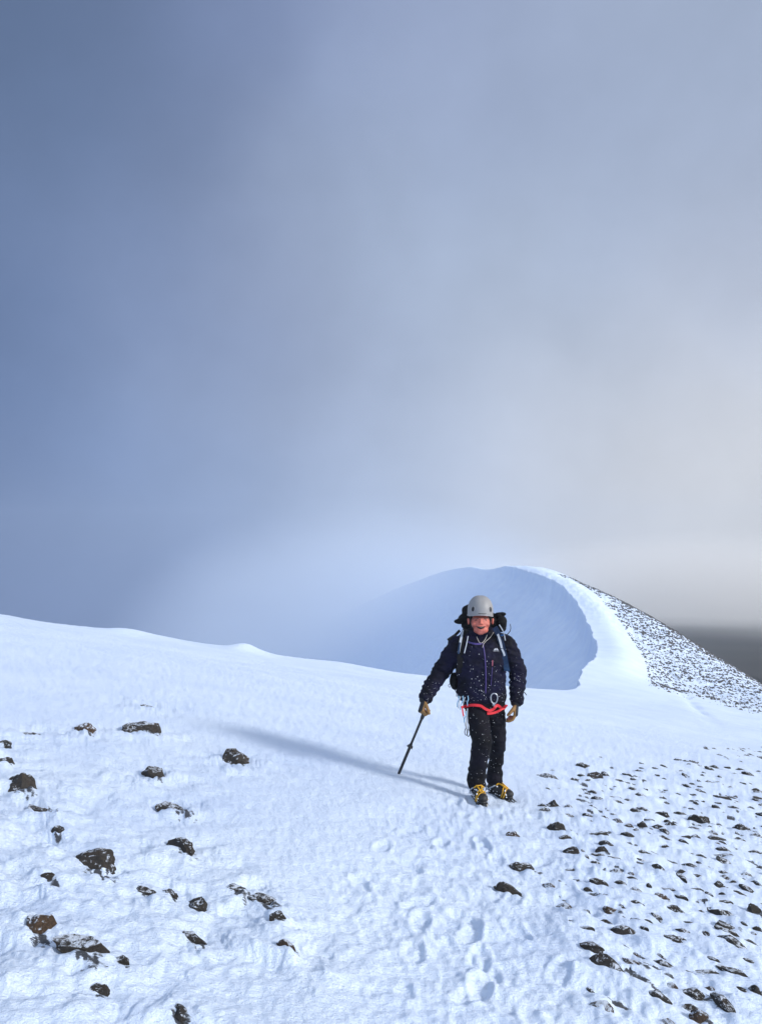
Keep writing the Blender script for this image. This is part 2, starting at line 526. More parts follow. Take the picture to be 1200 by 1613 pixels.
def close_detail(x, y, z, r, xr, yr):
    ca_, sa__ = math.cos(R(-50)), math.sin(R(-50))
    # churned snow on the climbers' track
    dp = dist_poly(x, y, PATH) + .35 * vn(x / .7, y / .7, 51)
    tr = 1 - sstep(.35, 1.05, dp)
    lump = np.maximum(fbm(x / .085, y / .085, 52, 2), -.35)
    z = z + tr * (0.014 * lump + 0.009 * fbm(x / .26, y / .26, 53, 2) - .03)
    for (fx, fy, fa) in FOOT:
        m = np.flatnonzero((np.abs(x - fx) < .3) & (np.abs(y - fy) < .3))
        if not len(m): continue
        dx = x[m] - fx; dy = y[m] - fy
        u = dx * math.cos(fa) + dy * math.sin(fa); w = -dx * math.sin(fa) + dy * math.cos(fa)
        e = np.sqrt((u / .13) ** 2 + (w / .052) ** 2)
        z[m] += -.012 * (1 - sstep(.55, 1.05, e)) + .007 * np.exp(-((e - 1.25) / .25) ** 2)
    # rime feathers and scoops around the left rocks
    lm = np.zeros_like(x)
    sub = np.flatnonzero((x < .2) & (r < 14))
    xs, ys = x[sub], y[sub]
    acc = np.zeros_like(xs)
    for g in L_ROCKS:
        acc = np.maximum(acc, np.exp(-((xs - g[0]) ** 2 + (ys - g[1]) ** 2) / (2 * (.07 + .035 * g[1]) ** 2)))
    edge = sstep(.36, .60, -xs / np.maximum(ys, .1) + .08 * vn(xs / .8, ys / .8, 60)) * (1 - sstep(5, 8, ys))
    lms = np.clip(acc * .85 + edge * .75, 0, 1)
    lm[sub] = lms
    wx = xs + .10 * vn(xs / .35, ys / .35, 61); wy = ys + .10 * vn(xs / .35, ys / .35, 62)
    fan = R(-38) + .25 * vn(xs / 1.2, ys / 1.2, 63)
    xr2 = wx * np.cos(fan) + wy * np.sin(fan); yr2 = -wx * np.sin(fan) + wy * np.cos(fan)
    feather = 1 - np.abs(vn(xr2 / .14, yr2 / .07, 64)) * 1.6
    step_ = fbm(wx / .34, wy / .24, 65, 3)
    terr = np.floor(step_ * 3) / 3 + sstep(.25, 1, (step_ * 3) % 1) / 3
    z[sub] += lms * (0.008 * feather * sstep(-.4, .5, vn(xs / .25, ys / .25, 66)) + 0.065 * terr + .006 * fbm(xs / .06, ys / .06, 67, 2))
    # right-hand stony field: ripples in the lee of buried stones
    rm = sstep(.17, .27, x / np.maximum(y, .1) - .03 * np.maximum(0, 5 - y)) * sstep(1.5, 3, y) * (1 - sstep(9.5, 14, r))
    rip = vn(xr / .36 + .4 * vn(x / .4, y / .4, 71), yr / .135, 72)
    z = z + rm * (.029 * np.maximum(rip, -.1) * sstep(-.3, .4, vn(x / .6, y / .6, 73)) + .009 * fbm(x / .08, y / .08, 74, 2))
    # where the snow is only a skin of rime over stone: thin lines on the far side of ripples, smudges beside the rocks
    rip2 = vn((xr + .012) / .36 + .4 * vn(x / .4, y / .4, 71), (yr + .022) / .135, 72)
    patch = sstep(-.35, .10, vn(x / .75, y / .75, 76)) * sstep(.05, .4, vn(xr / .5, yr / .2, 77) + .45)
    thin = rm * np.exp(-((rip - .20) / .11) ** 2) * (rip2 < rip + .01) * (.55 + .9 * sstep(-.2, .3, vn(xr / .05, yr / .03, 87))) * patch * sstep(-.45, 0, vn(x / .25, y / .25, 79)) * (1.9 + .8 * vn(x / .03, y / .03, 78))
    z = z - .008 * np.minimum(thin, 1)
    for (g, W, Hh, seed, brown, label) in ROCK_DATA:
        R_ = 1.6 * W
        m = np.flatnonzero((np.abs(x - g[0] - .3 * W) < R_) & (np.abs(y - g[1]) < R_))
        if not len(m): continue
        dx = x[m] - g[0] - .26 * W; dy = y[m] - g[1] + .10 * W
        u = dx * ca_ + dy * sa__; w = -dx * sa__ + dy * ca_
        q = (u / (.72 * W)) ** 2 + (w / (.36 * W)) ** 2
        thin[m] = np.maximum(thin[m], 1.6 * np.exp(-q) * (.7 + .8 * vn(u / .05 + seed, w / .02, 80 + seed) + .5 * vn(x[m] / .04, y[m] / .04, 7)))
    mz = np.zeros_like(z)
    for (mx, my, sa_, sb, h, an) in MOUNDS + HUMPS:
        R_ = 2.8 * max(sa_, sb)
        m = np.flatnonzero((np.abs(x - mx) < R_) & (np.abs(y - my) < R_))
        if not len(m): continue
        dx = x[m] - mx; dy = y[m] - my
        u = dx * math.cos(an) + dy * math.sin(an); w = -dx * math.sin(an) + dy * math.cos(an)
        # steep on the far side, long tail towards the camera and the right
        sbw = np.where(w > 0, sb * .55, sb * 1.5)
        q = (u / sa_) ** 2 + (w / sbw) ** 2
        mz[m] = np.maximum(mz[m], h * np.exp(-q * .9) * (1 + .22 * vn(x[m] / .06, y[m] / .06, 75)))
    return z + mz, lm, rm, thin


def far_detail(x, y, z, r, dL, dR):
    dt = dist_poly(x, y, TRAIL) + .25 * vn(x / 2, y / 2, 81)
    z = z - .05 * np.exp(-(dt / .28) ** 2) * (1 + vn(x / .8, y / .8, 82)) * sstep(24, 34, r)
    ff = sstep(24, 40, r)
    z = z + ff * (.03 * fbm(x / 6, y / 14, 83, 2) * (1 - sstep(0, 2, dL)) + .16 * fbm(x / 7, y / 7, 84, 3) * sstep(1, 5, dL)
                  + .03 * vn(x / .8, y / .8, 85) * sstep(.5, 2, dL))
    z = z + sstep(-8, -3, dR) * sstep(34, 42, y) * .08 * fbm(x / .9, y / .9, 86, 3)
    return z


def coarse_pre(th, rr):
    """H0 on a thinned grid, interpolated back to the full one (the shape is smooth)"""
    def sub(a, k):
        i = np.unique(np.append(np.arange(0, len(a), k), len(a) - 1)); return i
    def up(Zc, ic, jc):
        t = np.empty((len(ic), len(th)))
        for q in range(len(ic)): t[q] = np.interp(np.arange(len(th)), jc, Zc[q])
        k = np.clip(np.searchsorted(ic, np.arange(len(rr)), side='right') - 1, 0, len(ic) - 2)
        f = ((np.arange(len(rr)) - ic[k]) / (ic[k + 1] - ic[k]))[:, None]
        return t[k] * (1 - f) + t[k + 1] * f
    i1, j1 = sub(rr, 6), sub(th, 8)
    T, RR = np.meshgrid(th[j1], rr[i1])
    zb1 = base_surface((np.sin(T) * RR), (np.cos(T) * RR))
    zb = up(zb1, i1, j1)
    i2, j2 = sub(rr, 2), sub(th, 3)
    T, RR = np.meshgrid(th[j2], rr[i2])
    x, y = np.sin(T) * RR, np.cos(T) * RR
    return [zb.ravel()] + [up(seg_sdf(x.ravel(), y.ravel(), pg, n_).reshape(x.shape), i2, j2).ravel() for pg, n_ in ((VOID, LIP_N), (RIGHT, BRK_N))]


def heightfield_mesh(name, th, rr, H, stretch=None):
    T, RR = np.meshgrid(th, rr)
    if stretch is not None: RR = RR * stretch(T)
    X = np.sin(T) * RR; Y = np.cos(T) * RR
    sh = X.shape
    outs = H(X.ravel(), Y.ravel(), coarse_pre(th, rr)) if H is Hfull else H(X.ravel(), Y.ravel())
    Z = outs[0]
    co = np.stack([X.ravel(), Y.ravel(), Z], 1).astype(np.float32)
    nr, nc = sh
    i = np.arange(nr - 1)[:, None] * nc + np.arange(nc)[None, :]
    j = np.arange(nr - 1)[:, None] * nc + (np.arange(nc)[None, :] + 1) % nc      # full circle
    f = np.stack([i, j, j + nc, i + nc], -1).reshape(-1, 4)[:, ::-1]
    f = np.ascontiguousarray(f)
    me = bpy.data.meshes.new(name)
    me.vertices.add(len(co)); me.vertices.foreach_set('co', co.ravel())
    me.loops.add(f.size); me.loops.foreach_set('vertex_index', f.ravel().astype(np.int32))
    me.polygons.add(len(f)); me.polygons.foreach_set('loop_start', np.arange(0, f.size, 4, dtype=np.int32))
    me.polygons.foreach_set('loop_total', np.full(len(f), 4, np.int32))
    me.update(calc_edges=True)
    me.polygons.foreach_set('use_smooth', np.ones(len(f), bool))
    return me, outs, X.ravel(), Y.ravel()


Q = globals().get('QUALITY', 1.0)
th = np.concatenate([np.linspace(R(-33), R(33), int(1500 * Q), endpoint=False), np.linspace(R(33), R(327), int(340 * Q), endpoint=False)])
inv = np.linspace(1 / 1.5, 1 / 15.0, int(430 * Q), endpoint=False)
rr = np.concatenate([[.05, .3, .6, .9, 1.2], 1 / inv, np.linspace(15, 36, int(170 * Q), endpoint=False), np.geomspace(36, 330, int(330 * Q))])
me, outs, gx, gy = heightfield_mesh('snow_ground', th, rr, Hfull)
gr = np.hypot(gx, gy)
grain = np.clip(.52 + .04 * outs[1] - .04 * outs[2], 0, 1) * (1 - .85 * sstep(30, 75, gr))
a_ = me.attributes.new('grain', 'FLOAT', 'POINT'); a_.data.foreach_set('value', grain.astype(np.float32))
a_ = me.attributes.new('thin', 'FLOAT', 'POINT'); a_.data.foreach_set('value', np.clip(outs[4], 0, 1.6).astype(np.float32))
me.materials.append(M_SNOW)
ground = bpy.data.objects.new('snow_ground', me); C.objects.link(ground)
ground['kind'] = 'structure'

# ------------------------------------------------------------------ valley floor far below
def Hval(x, y):
    r = np.hypot(x, y)
    zl = -75 - .12 * np.clip(r - 100, 0, 900)
    zr = -9.8 - .042 * np.clip(r - 62, 0, 900) + .5 * fbm(x / 70, y / 70, 91, 3)
    w = sstep(.10, .24, x / np.maximum(r, 1)) * sstep(22, 32, x)
    z = zl * (1 - w) + zr * w
    return (z,)


thv = np.linspace(0, 2 * math.pi, 420, endpoint=False)
rv = np.geomspace(20, 340, 130)
mev, _, _, _ = heightfield_mesh('valley', thv, rv, Hval, lambda T: 1 + .9 * sstep(.2, .9, np.sin(T)) * np.minimum(1, .95 / np.maximum(np.cos(T), .05) - .95))


def moor_material():
    N = NT('moor')
    tc = N.n('ShaderNodeTexCoord').outputs['Object']
    f = N.noise(tc, .03, 8, .65)
    c = N.ramp(f, [(.35, (.008, .007, .005)), (.7, (.026, .021, .015))])
    s = N.noise(tc, .055, 9, .72)
    c = N.mix(N.ramp(s, [(.66, (0, 0, 0)), (.72, (.25, .25, .25))]), c, (.4, .44, .5))
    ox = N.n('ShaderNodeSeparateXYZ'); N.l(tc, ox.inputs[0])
    # haze painted into the colour: moor pales with distance, ragged along its near side
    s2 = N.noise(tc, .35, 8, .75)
    haze_m = N.math('ADD', N.math('MULTIPLY', ox.outputs[1], .0036), N.math('ADD', N.math('MULTIPLY', s, .7), N.math('MULTIPLY', s2, 1.1)))
    c = N.mix(N.math('MULTIPLY', N.math('SUBTRACT', haze_m, 1.75), 1.3, clamp=True), c, (.78, .82, .88))
    p = N.n('ShaderNodeBsdfPrincipled'); N.l(c, p.inputs['Base Color']); p.inputs['Roughness'].default_value = .95
    return N.out(p.outputs[0])


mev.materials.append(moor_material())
valley = bpy.data.objects.new('valley', mev); C.objects.link(valley); valley['kind'] = 'structure'


# ------------------------------------------------------------------ stones
def stone_mesh(name, seed, mat, sub=3, flat=.55):
    bm = bmesh.new()
    bmesh.ops.create_icosphere(bm, subdivisions=sub, radius=1)
    rg = random.Random(seed * 7 + 3)
    off = Vector((seed * 3.7, seed * 1.3, 0))
    planes = []
    for k in range(11):
        n = Vector((rg.gauss(0, 1), rg.gauss(0, 1), rg.gauss(0, .8))).normalized()
        planes.append((n, rg.uniform(.50, .85)))
    for v in bm.verts:
        p = v.co.copy()
        for n, d in planes:
            q = p.dot(n)
            if q > d: p -= n * (q - d) * .92
        p *= 1 + .15 * mnoise.noise(p * 2.1 + off) + .10 * mnoise.noise(p * 5 + off) + .05 * mnoise.noise(p * 13 + off)
        v.co = p
    xs = [v.co.x for v in bm.verts]; zs = [v.co.z for v in bm.verts]
    sx = 1 / (max(xs) - min(xs)); 
    z0, z1 = min(zs), max(zs); lean = rg.uniform(-.30, .30); tap = rg.uniform(.25, .62)
    for v in bm.verts:
        t = max(0.0, (v.co.z - z0) / (z1 - z0) - .35) / .65
        x = v.co.x * (1 - tap * t) + lean * t
        v.co = Vector((x * sx, v.co.y * sx * .8 * (1 - tap * .6 * t), (v.co.z - z1) * sx * flat))
    me = bpy.data.meshes.new(name); bm.to_mesh(me); bm.free()
    me.materials.append(mat)
    return me


def Hpt(x, y):
    return float(Hfull(np.array([x]), np.array([y]))[0][0])


def rock_batch(xs, ys):
    return Hfull(np.array(xs), np.array(ys))[0]


bx = [q[0][0] for q in ROCK_DATA]; by = [q[0][1] + .10 * q[1] for q in ROCK_DATA]
bz = rock_batch(bx, by)
for (g, W, Hh, seed, brown, label), x, y, z in zip(ROCK_DATA, bx, by, bz):
    me = stone_mesh('rock', seed, M_ROCK_BROWN if brown else M_ROCK, 4)
    o = bpy.data.objects.new('rock', me); C.objects.link(o)
    lf = g[0] < -.3
    o.location = (x, y + (.5 * Hh if lf else 0), z + Hh * (.52 if lf else .62))
    o.scale = (W * (1.55 if lf else 1.2), max(W * .95, Hh * 1.9) if lf else W * .95, max(Hh * 2.2, W * .65))
    rg = random.Random(seed)
    o.rotation_euler = (R(rg.uniform(-8, 10)), R(rg.uniform(2, 16)), R(-20 + rg.uniform(-20, 20)))
    o['label'] = label; o['category'] = 'rock'
    o['group'] = 'rocks on the left slope' if g[0] < -.3 else 'larger rocks in the stony snow on the right'
protos = [stone_mesh('small_stone', 60 + k, M_ROCK_BROWN if k == 3 else M_ROCK, 2) for k in range(8)]
sx_ = [q[0][0] for q in SMALL]; sy_ = [q[0][1] for q in SMALL]
sz_ = rock_batch(sx_, sy_)
for (g, W, Hh, pk, ang), x, y, z in zip(SMALL, sx_, sy_, sz_):
    o = bpy.data.objects.new('stone', protos[pk - 1]); C.objects.link(o)
    o.location = (x, y, z + Hh * .50 + .002)
    o.scale = (W * 1.2, W * .7, max(Hh * 2.5, W * .8))
    o.rotation_euler = (R(rs.uniform(-8, 8)), R(rs.uniform(0, 14)), ang)
    o['label'] = 'small dark stone tip poking through wind-blown snow on the stony slope right of the climber'
    o['category'] = 'stone'; o['group'] = 'small stones scattered through the snow on the right'

# scree on the ridge's right flank, far beyond counting
mb_v, mb_f = [], []
sm = stone_mesh('scree_tmp', 90, M_SCREE, 1)
sv = np.array([v.co[:] for v in sm.vertices]); sf = np.array([p.vertices[:] for p in sm.polygons])
N_S = 19000
cx = rs.uniform(8, 32, N_S * 3); cy = rs.uniform(17, 100, N_S * 3)
_, dLs, dRs = H0(cx, cy)
cl = fbm(cx / 2.2, cy / 5.0, 95, 3)
lim = np.interp(cy, [17, 24, 34, 45, 55, 65, 80, 90, 100], [9, 9.5, 9.5, 9.0, 8.0, 6.5, 3.8, 2.2, 1.6])
dens = sstep(0, 1, (dRs + lim) / 3.5 + cl * .9) * np.interp(cy, [17, 26, 34, 42], [.0, .02, .10, 1])
keep = (dRs < 7) & (dLs < -3) & (rs.rand(len(cx)) < dens * .95)
cx, cy = cx[keep], cy[keep]
cz = Hfull(cx, cy)[0]
V = []; F = []
for k in range(len(cx)):
    s = .055 + .19 * rs.rand() ** 3.2 * (1.4 if cy[k] > 60 else 1)
    an = rs.uniform(0, 6.28); ca, sa = math.cos(an), math.sin(an)
    q = sv * np.array([s * 1.3, s, s * 1.3])
    q = np.stack([q[:, 0] * ca - q[:, 1] * sa, q[:, 0] * sa + q[:, 1] * ca, q[:, 2]], 1) + np.array([cx[k], cy[k], cz[k] + s * .34])
    F.append(sf + len(V) * len(sv)); V.append(q)
V = np.concatenate(V); F = np.concatenate(F)
me = bpy.data.meshes.new('scree'); me.from_pydata(V.tolist(), [], F.tolist()); me.materials.append(M_SCREE)
o = bpy.data.objects.new('scree', me); C.objects.link(o)
o['kind'] = 'stuff'; o['label'] = 'dark scree stones showing through thin snow on the far ridge flank'; o['category'] = 'scree'
bpy.data.meshes.remove(sm)

# ------------------------------------------------------------------ sky, sun, air
SUN_EL, SUN_AZ = 24.5, 119.0          # azimuth measured from +Y (view direction) towards +X
world = bpy.data.worlds.new('World'); SC.world = world; world.use_nodes = True
wt = world.node_tree; wt.nodes.clear()
W_ = NT('x', world=True); W_.t = wt
dirn = W_.n('ShaderNodeTexCoord').outputs['Generated']
# slow warp so that the cloud banks have uneven borders
nw = W_.n('ShaderNodeTexNoise'); nw.inputs['Scale'].default_value = 3.2; nw.inputs['Detail'].default_value = 5; nw.inputs['Roughness'].default_value = .5
W_.l(dirn, nw.inputs['Vector'])
sb = W_.n('ShaderNodeVectorMath', operation='SUBTRACT'); W_.l(nw.outputs['Color'], sb.inputs[0]); sb.inputs[1].default_value = (.5, .5, .5)
scn = W_.n('ShaderNodeVectorMath', operation='SCALE'); W_.l(sb.outputs[0], scn.inputs[0]); scn.inputs['Scale'].default_value = .16
ad = W_.n('ShaderNodeVectorMath', operation='ADD'); W_.l(dirn, ad.inputs[0]); W_.l(scn.outputs[0], ad.inputs[1])
nm = W_.n('ShaderNodeVectorMath', operation='NORMALIZE'); W_.l(ad.outputs[0], nm.inputs[0])
KEYS = [(ray(u, v), c) for (u, v, c) in [
    (0, 0, (82, 102, 136)), (200, 160, (92, 112, 146)), (380, 60, (118, 134, 172)), (700, 80, (146, 160, 192)), (1000, 120, (150, 164, 190)), (1200, 20, (156, 170, 196)),
    (0, 480, (90, 112, 152)), (220, 420, (126, 145, 184)), (400, 480, (138, 150, 178)), (620, 330, (160, 176, 203)), (850, 420, (168, 182, 206)), (1180, 420, (178, 188, 209)),
    (0, 760, (98, 119, 160)), (260, 760, (134, 155, 195)), (600, 680, (174, 189, 217)), (880, 640, (184, 194, 212)), (1120, 700, (198, 205, 218)),
    (40, 930, (102, 121, 164)), (330, 960, (132, 152, 192)), (600, 900, (170, 188, 220)), (830, 840, (200, 207, 221)), (1010, 850, (216, 217, 222)), (1200, 860, (205, 203, 202))]]
KEYS += [((-1, .3, .2), (158, 180, 218)), ((-.8, -.3, .4), (190, 212, 242)), ((0, -.9, .5), (212, 226, 247)), ((.1, .1, 1), (204, 218, 242)), ((1, .7, .2), (222, 224, 230)), ((1, 0, .35), (240, 240, 242)),
         ((.8, -.7, .4), (205, 214, 230)), ((0, .3, -1), (120, 140, 175)), ((0, 1, -.35), (140, 158, 190)), ((-.7, .7, -.3), (100, 120, 160)), ((.7, .7, -.3), (110, 110, 112)), ((0, .6, .9), (150, 166, 196))]
acc_c = acc_w = None
for k, (d, c) in enumerate(KEYS):
    d = Vector(d).normalized()
    dt = W_.n('ShaderNodeVectorMath', operation='DOT_PRODUCT'); W_.l(nm.outputs[0], dt.inputs[0]); dt.inputs[1].default_value = d
    kk = 85.0 if k < 23 else 11.0
    w = W_.math('EXPONENT', W_.math('MULTIPLY', W_.math('SUBTRACT', dt.outputs['Value'], 1.0), kk))
    if k >= 23: w = W_.math('MULTIPLY', w, .12)
    cs = W_.n('ShaderNodeVectorMath', operation='SCALE'); cs.inputs[0].default_value = lin(c); W_.l(w, cs.inputs['Scale'])
    if acc_c is None: acc_c, acc_w = cs.outputs[0], w
    else:
        a2 = W_.n('ShaderNodeVectorMath', operation='ADD'); W_.l(acc_c, a2.inputs[0]); W_.l(cs.outputs[0], a2.inputs[1]); acc_c = a2.outputs[0]
        acc_w = W_.math('ADD', acc_w, w)
dv = W_.n('ShaderNodeVectorMath', operation='SCALE'); W_.l(acc_c, dv.inputs[0]); W_.l(W_.math('DIVIDE', 1.0, acc_w), dv.inputs['Scale'])
# soft mottling of the cloud
n2 = W_.n('ShaderNodeTexNoise'); n2.inputs['Scale'].default_value = 5.5; n2.inputs['Detail'].default_value = 7; n2.inputs['Roughness'].default_value = .52
W_.l(dirn, n2.inputs['Vector'])
mot = W_.math('ADD', W_.math('MULTIPLY', n2.outputs['Fac'], .34), .83)
d2 = W_.n('ShaderNodeVectorMath', operation='SCALE'); W_.l(dv.outputs[0], d2.inputs[0]); W_.l(mot, d2.inputs['Scale'])
sky = W_.n('ShaderNodeTexSky'); sky.sky_type = 'NISHITA'; sky.sun_disc = False
sky.sun_elevation = R(SUN_EL); sky.sun_rotation = R(SUN_AZ)
bg_sky = W_.n('ShaderNodeBackground'); W_.l(sky.outputs[0], bg_sky.inputs[0]); bg_sky.inputs[1].default_value = .06
bg_cl = W_.n('ShaderNodeBackground'); W_.l(d2.outputs[0], bg_cl.inputs[0]); bg_cl.inputs[1].default_value = 1.07
mx = W_.n('ShaderNodeMixShader'); mx.inputs[0].default_value = .97
W_.l(bg_sky.outputs[0], mx.inputs[1]); W_.l(bg_cl.outputs[0], mx.inputs[2])
wo = W_.n('ShaderNodeOutputWorld'); W_.l(mx.outputs[0], wo.inputs[0])

sl = bpy.data.lights.new('sun', 'SUN'); sl.energy = 3.8; sl.angle = R(11); sl.color = (1.0, .975, .94)
so = bpy.data.objects.new('sun', sl); C.objects.link(so)
sd = Vector((math.sin(R(SUN_AZ)) * math.cos(R(SUN_EL)), math.cos(R(SUN_AZ)) * math.cos(R(SUN_EL)), math.sin(R(SUN_EL))))
so.rotation_euler = sd.to_track_quat('Z', 'Y').to_euler(); so.location = (30, 0, 30)


def volume_box(name, lo, hi, density, col, aniso):
    bm = bmesh.new(); bmesh.ops.create_cube(bm, size=1)
    for v in bm.verts:
        v.co = Vector([(lo[i] + hi[i]) / 2 + v.co[i] * (hi[i] - lo[i]) for i in range(3)])
    me = bpy.data.meshes.new(name); bm.to_mesh(me); bm.free()
    N = NT(name + '_air')
    pv = N.n('ShaderNodeVolumePrincipled'); pv.inputs['Density'].default_value = density
    pv.inputs['Color'].default_value = (*col, 1); pv.inputs['Anisotropy'].default_value = aniso
    o_ = N.n('ShaderNodeOutputMaterial'); N.l(pv.outputs[0], o_.inputs['Volume'])
    me.materials.append(N.m)
    o = bpy.data.objects.new(name, me); C.objects.link(o); o['kind'] = 'stuff'
    return o


if globals().get('HAZE', True):
    hz = volume_box('haze', (-345, -345, -150), (700, 345, 22.0), .0011, (.82, .91, 1.0), .50)
    hz['label'] = 'thin blue-grey mountain mist filling the air around the ridge'; hz['category'] = 'mist'


def mist(name, c, r, peak, col, seed, label, aniso=.2):
    """a soft bank of drifting cloud: a closed body whose density thins to nothing at its skin"""
    bm = bmesh.new(); bmesh.ops.create_icosphere(bm, subdivisions=4, radius=1)
    me = bpy.data.meshes.new(name); bm.to_mesh(me); bm.free()
    N = NT(name + '_cloud')
    tc = N.n('ShaderNodeTexCoord').outputs['Object']
    ln = N.n('ShaderNodeVectorMath', operation='LENGTH'); N.l(tc, ln.inputs[0])
    off = N.n('ShaderNodeVectorMath', operation='ADD'); N.l(tc, off.inputs[0]); off.inputs[1].default_value = (seed, seed * 2, 0)
    nz = N.noise(off.outputs[0], 1.9, 3, .5)
    f = N.math('SUBTRACT', 1.0, ln.outputs['Value'], clamp=True)
    f = N.math('MULTIPLY', f, N.math('ADD', N.math('MULTIPLY', nz, 1.6), .2))
    f = N.math('MULTIPLY', N.math('POWER', f, 1.3), peak)
    pv = N.n('ShaderNodeVolumePrincipled'); N.l(f, pv.inputs['Density'])
    pv.inputs['Color'].default_value = (*col, 1); pv.inputs['Anisotropy'].default_value = aniso
    o_ = N.n('ShaderNodeOutputMaterial'); N.l(pv.outputs[0], o_.inputs['Volume'])
    me.materials.append(N.m)
    o = bpy.data.objects.new(name, me); C.objects.link(o); o.location = c; o.scale = r
    o['kind'] = 'stuff'; o['label'] = label; o['category'] = 'mist'
    return o


mist('mist_bank', (-1, 164, -22), (56, 74, 36), .074, (.86, .92, 1.0), 2.3, 'pale blue cloud swallowing the left end of the far snow crest')
mist('mist_bank', (100, 228, -16), (92, 150, 25), .060, (1.0, .97, .93), 5.1, 'pale grey cloud hanging over the dark moor at the right edge')
# ------------------------------------------------------------------ the climber
from mathutils.bvhtree import BVHTree
_o2 = ground_at(766, 1252)
OR = Vector((_o2[0], _o2[1], Hpt(_o2[0], _o2[1])))
Y0 = OR.y


def L(u, v, y=0.0):
    """a place on the figure, metres from its foot point (x right, y away, z up)"""
    return Vector(at(u, v, Y0 + y)) - OR


M_SKIN = pbr('skin', (.50, .135, .095), .55, bump=(60, .15, .004), var=.18, scale=18)
M_JACKET = None


def cloth(name, a, b, rough=.75, sc=5, bscale=70, bst=.35):
    N = NT(name)
    tc = N.n('ShaderNodeTexCoord').outputs['Object']
    f = N.noise(tc, sc, 5, .6, .3)
    c = N.ramp(f, [(.35, a), (.68, b)])
    p = N.n('ShaderNodeBsdfPrincipled'); N.l(c, p.inputs['Base Color']); p.inputs['Roughness'].default_value = rough
    p.inputs['Sheen Weight'].default_value = .0; p.inputs['Specular IOR Level'].default_value = .16
    h = N.math('ADD', N.noise(tc, bscale, 3, .6), N.math('MULTIPLY', N.noise(tc, 14, 4, .6, .8), 1.6))
    N.l(N.bump(h, bst, .012), p.inputs['Normal'])
    return N.out(p.outputs[0])


M_JACKET = cloth('navy_shell', (.0012, .0012, .004), (.0045, .0040, .024))
M_TROUS = cloth('black_shell', (.0014, .0014, .002), (.0045, .0035, .010))
M_PACK = cloth('black_nylon', (.0015, .0015, .002), (.004, .004, .006))
M_STRAP = cloth('blue_strap', (.008, .014, .035), (.015, .045, .11), bscale=120)
M_WEB = pbr('grey_webbing', (.36, .40, .46), .8, bump=(300, .4, .002), var=.3, scale=60)
M_CORD = pbr('cream_cord', (.50, .47, .42), .8, var=.2)
M_HELM = pbr('helmet_shell', (.25, .245, .245), .5, var=.05, scale=12, spec=.4)
M_HELMRIM = pbr('helmet_rim', (.30, .29, .30), .45, var=.05)
M_BLACK = pbr('black_plastic', (.008, .008, .009), .55)
M_TAN = pbr('tan_leather', (.22, .115, .032), .7, bump=(90, .5, .004), var=.35, scale=30)
M_GLOVE = pbr('black_glove', (.008, .008, .009), .8, bump=(120, .4, .004))
M_RED = pbr('red_webbing', (.62, .012, .022), .6, bump=(200, .3, .002), var=.15)
M_METAL = pbr('alloy', (.55, .57, .60), .3, metal=.9, var=.1)
M_STEEL = pbr('dark_steel', (.09, .085, .08), .4, metal=.8, var=.3)
M_YEL = pbr('yellow_rubber', (.62, .33, .012), .6, var=.25, scale=50)
M_BOOT = pbr('boot_leather', (.012, .011, .011), .6, bump=(60, .5, .006), var=.4)
M_PURP = pbr('zip_tape', (.05, .03, .16), .5)
M_PINK = pbr('pink_zip', (.5, .14, .2), .5)
M_WHITE = pbr('white_print', (.62, .62, .66), .7)
M_FLECK = pbr('snow_flake', (.86, .89, .95), .8, var=.03)
M_MOUTH = pbr('mouth_dark', (.018, .004, .004), .6)
M_TEETH = pbr('teeth', (.28, .22, .19), .4)
M_BROW = pbr('grey_hair', (.10, .07, .06), .9)
M_POLE = pbr('black_shaft', (.010, .010, .011), .4, var=.2)
M_LBLUE = pbr('pale_blue_sling', (.22, .42, .60), .7, var=.3, scale=90)


def frame_of(d):
    d = d.normalized()
    a = Vector((0, 0, 1)) if abs(d.z) < .9 else Vector((0, 1, 0))
    s = d.cross(a).normalized(); return s, s.cross(d).normalized()


def tube(bm, pts, rad, seg=12, closed=False, caps=True):
    """round tube; pts Vectors, rad number or list"""
    n = len(pts); rad = [rad] * n if isinstance(rad, (int, float)) else rad
    rings = []; pa = None
    for i in range(n):
        if closed: d = pts[(i + 1) % n] - pts[i - 1]
        else: d = pts[min(i + 1, n - 1)] - pts[max(i - 1, 0)]
        d = d.normalized()
        if pa is None: a, b = frame_of(d)
        else:
            a = (pa - d * pa.dot(d)).normalized(); b = a.cross(d)
        pa = a
        rings.append([bm.verts.new(pts[i] + (a * math.cos(2 * math.pi * k / seg) + b * math.sin(2 * math.pi * k / seg)) * rad[i]) for k in range(seg)])
    for i in range(n if closed else n - 1):
        r0, r1 = rings[i], rings[(i + 1) % n]
        for k in range(seg): bm.faces.new((r0[k], r0[(k + 1) % seg], r1[(k + 1) % seg], r1[k]))
    if caps and not closed:
        bm.faces.new(rings[0][::-1]); bm.faces.new(rings[-1])


def loft(bm, secs, seg=28):
    """upright loft: secs = (centre, half width x, half depth y)"""
    rings = []
    for c, rx, ry in secs:
        rings.append([bm.verts.new(c + Vector((rx * math.copysign(abs(math.cos(t)) ** .85, math.cos(t)), ry * math.copysign(abs(math.sin(t)) ** .85, math.sin(t)), 0)))
                      for t in [2 * math.pi * k / seg for k in range(seg)]])
    for r0, r1 in zip(rings[:-1], rings[1:]):
        for k in range(seg): bm.faces.new((r0[k], r0[(k + 1) % seg], r1[(k + 1) % seg], r1[k]))
    bm.faces.new(rings[0][::-1]); bm.faces.new(rings[-1])


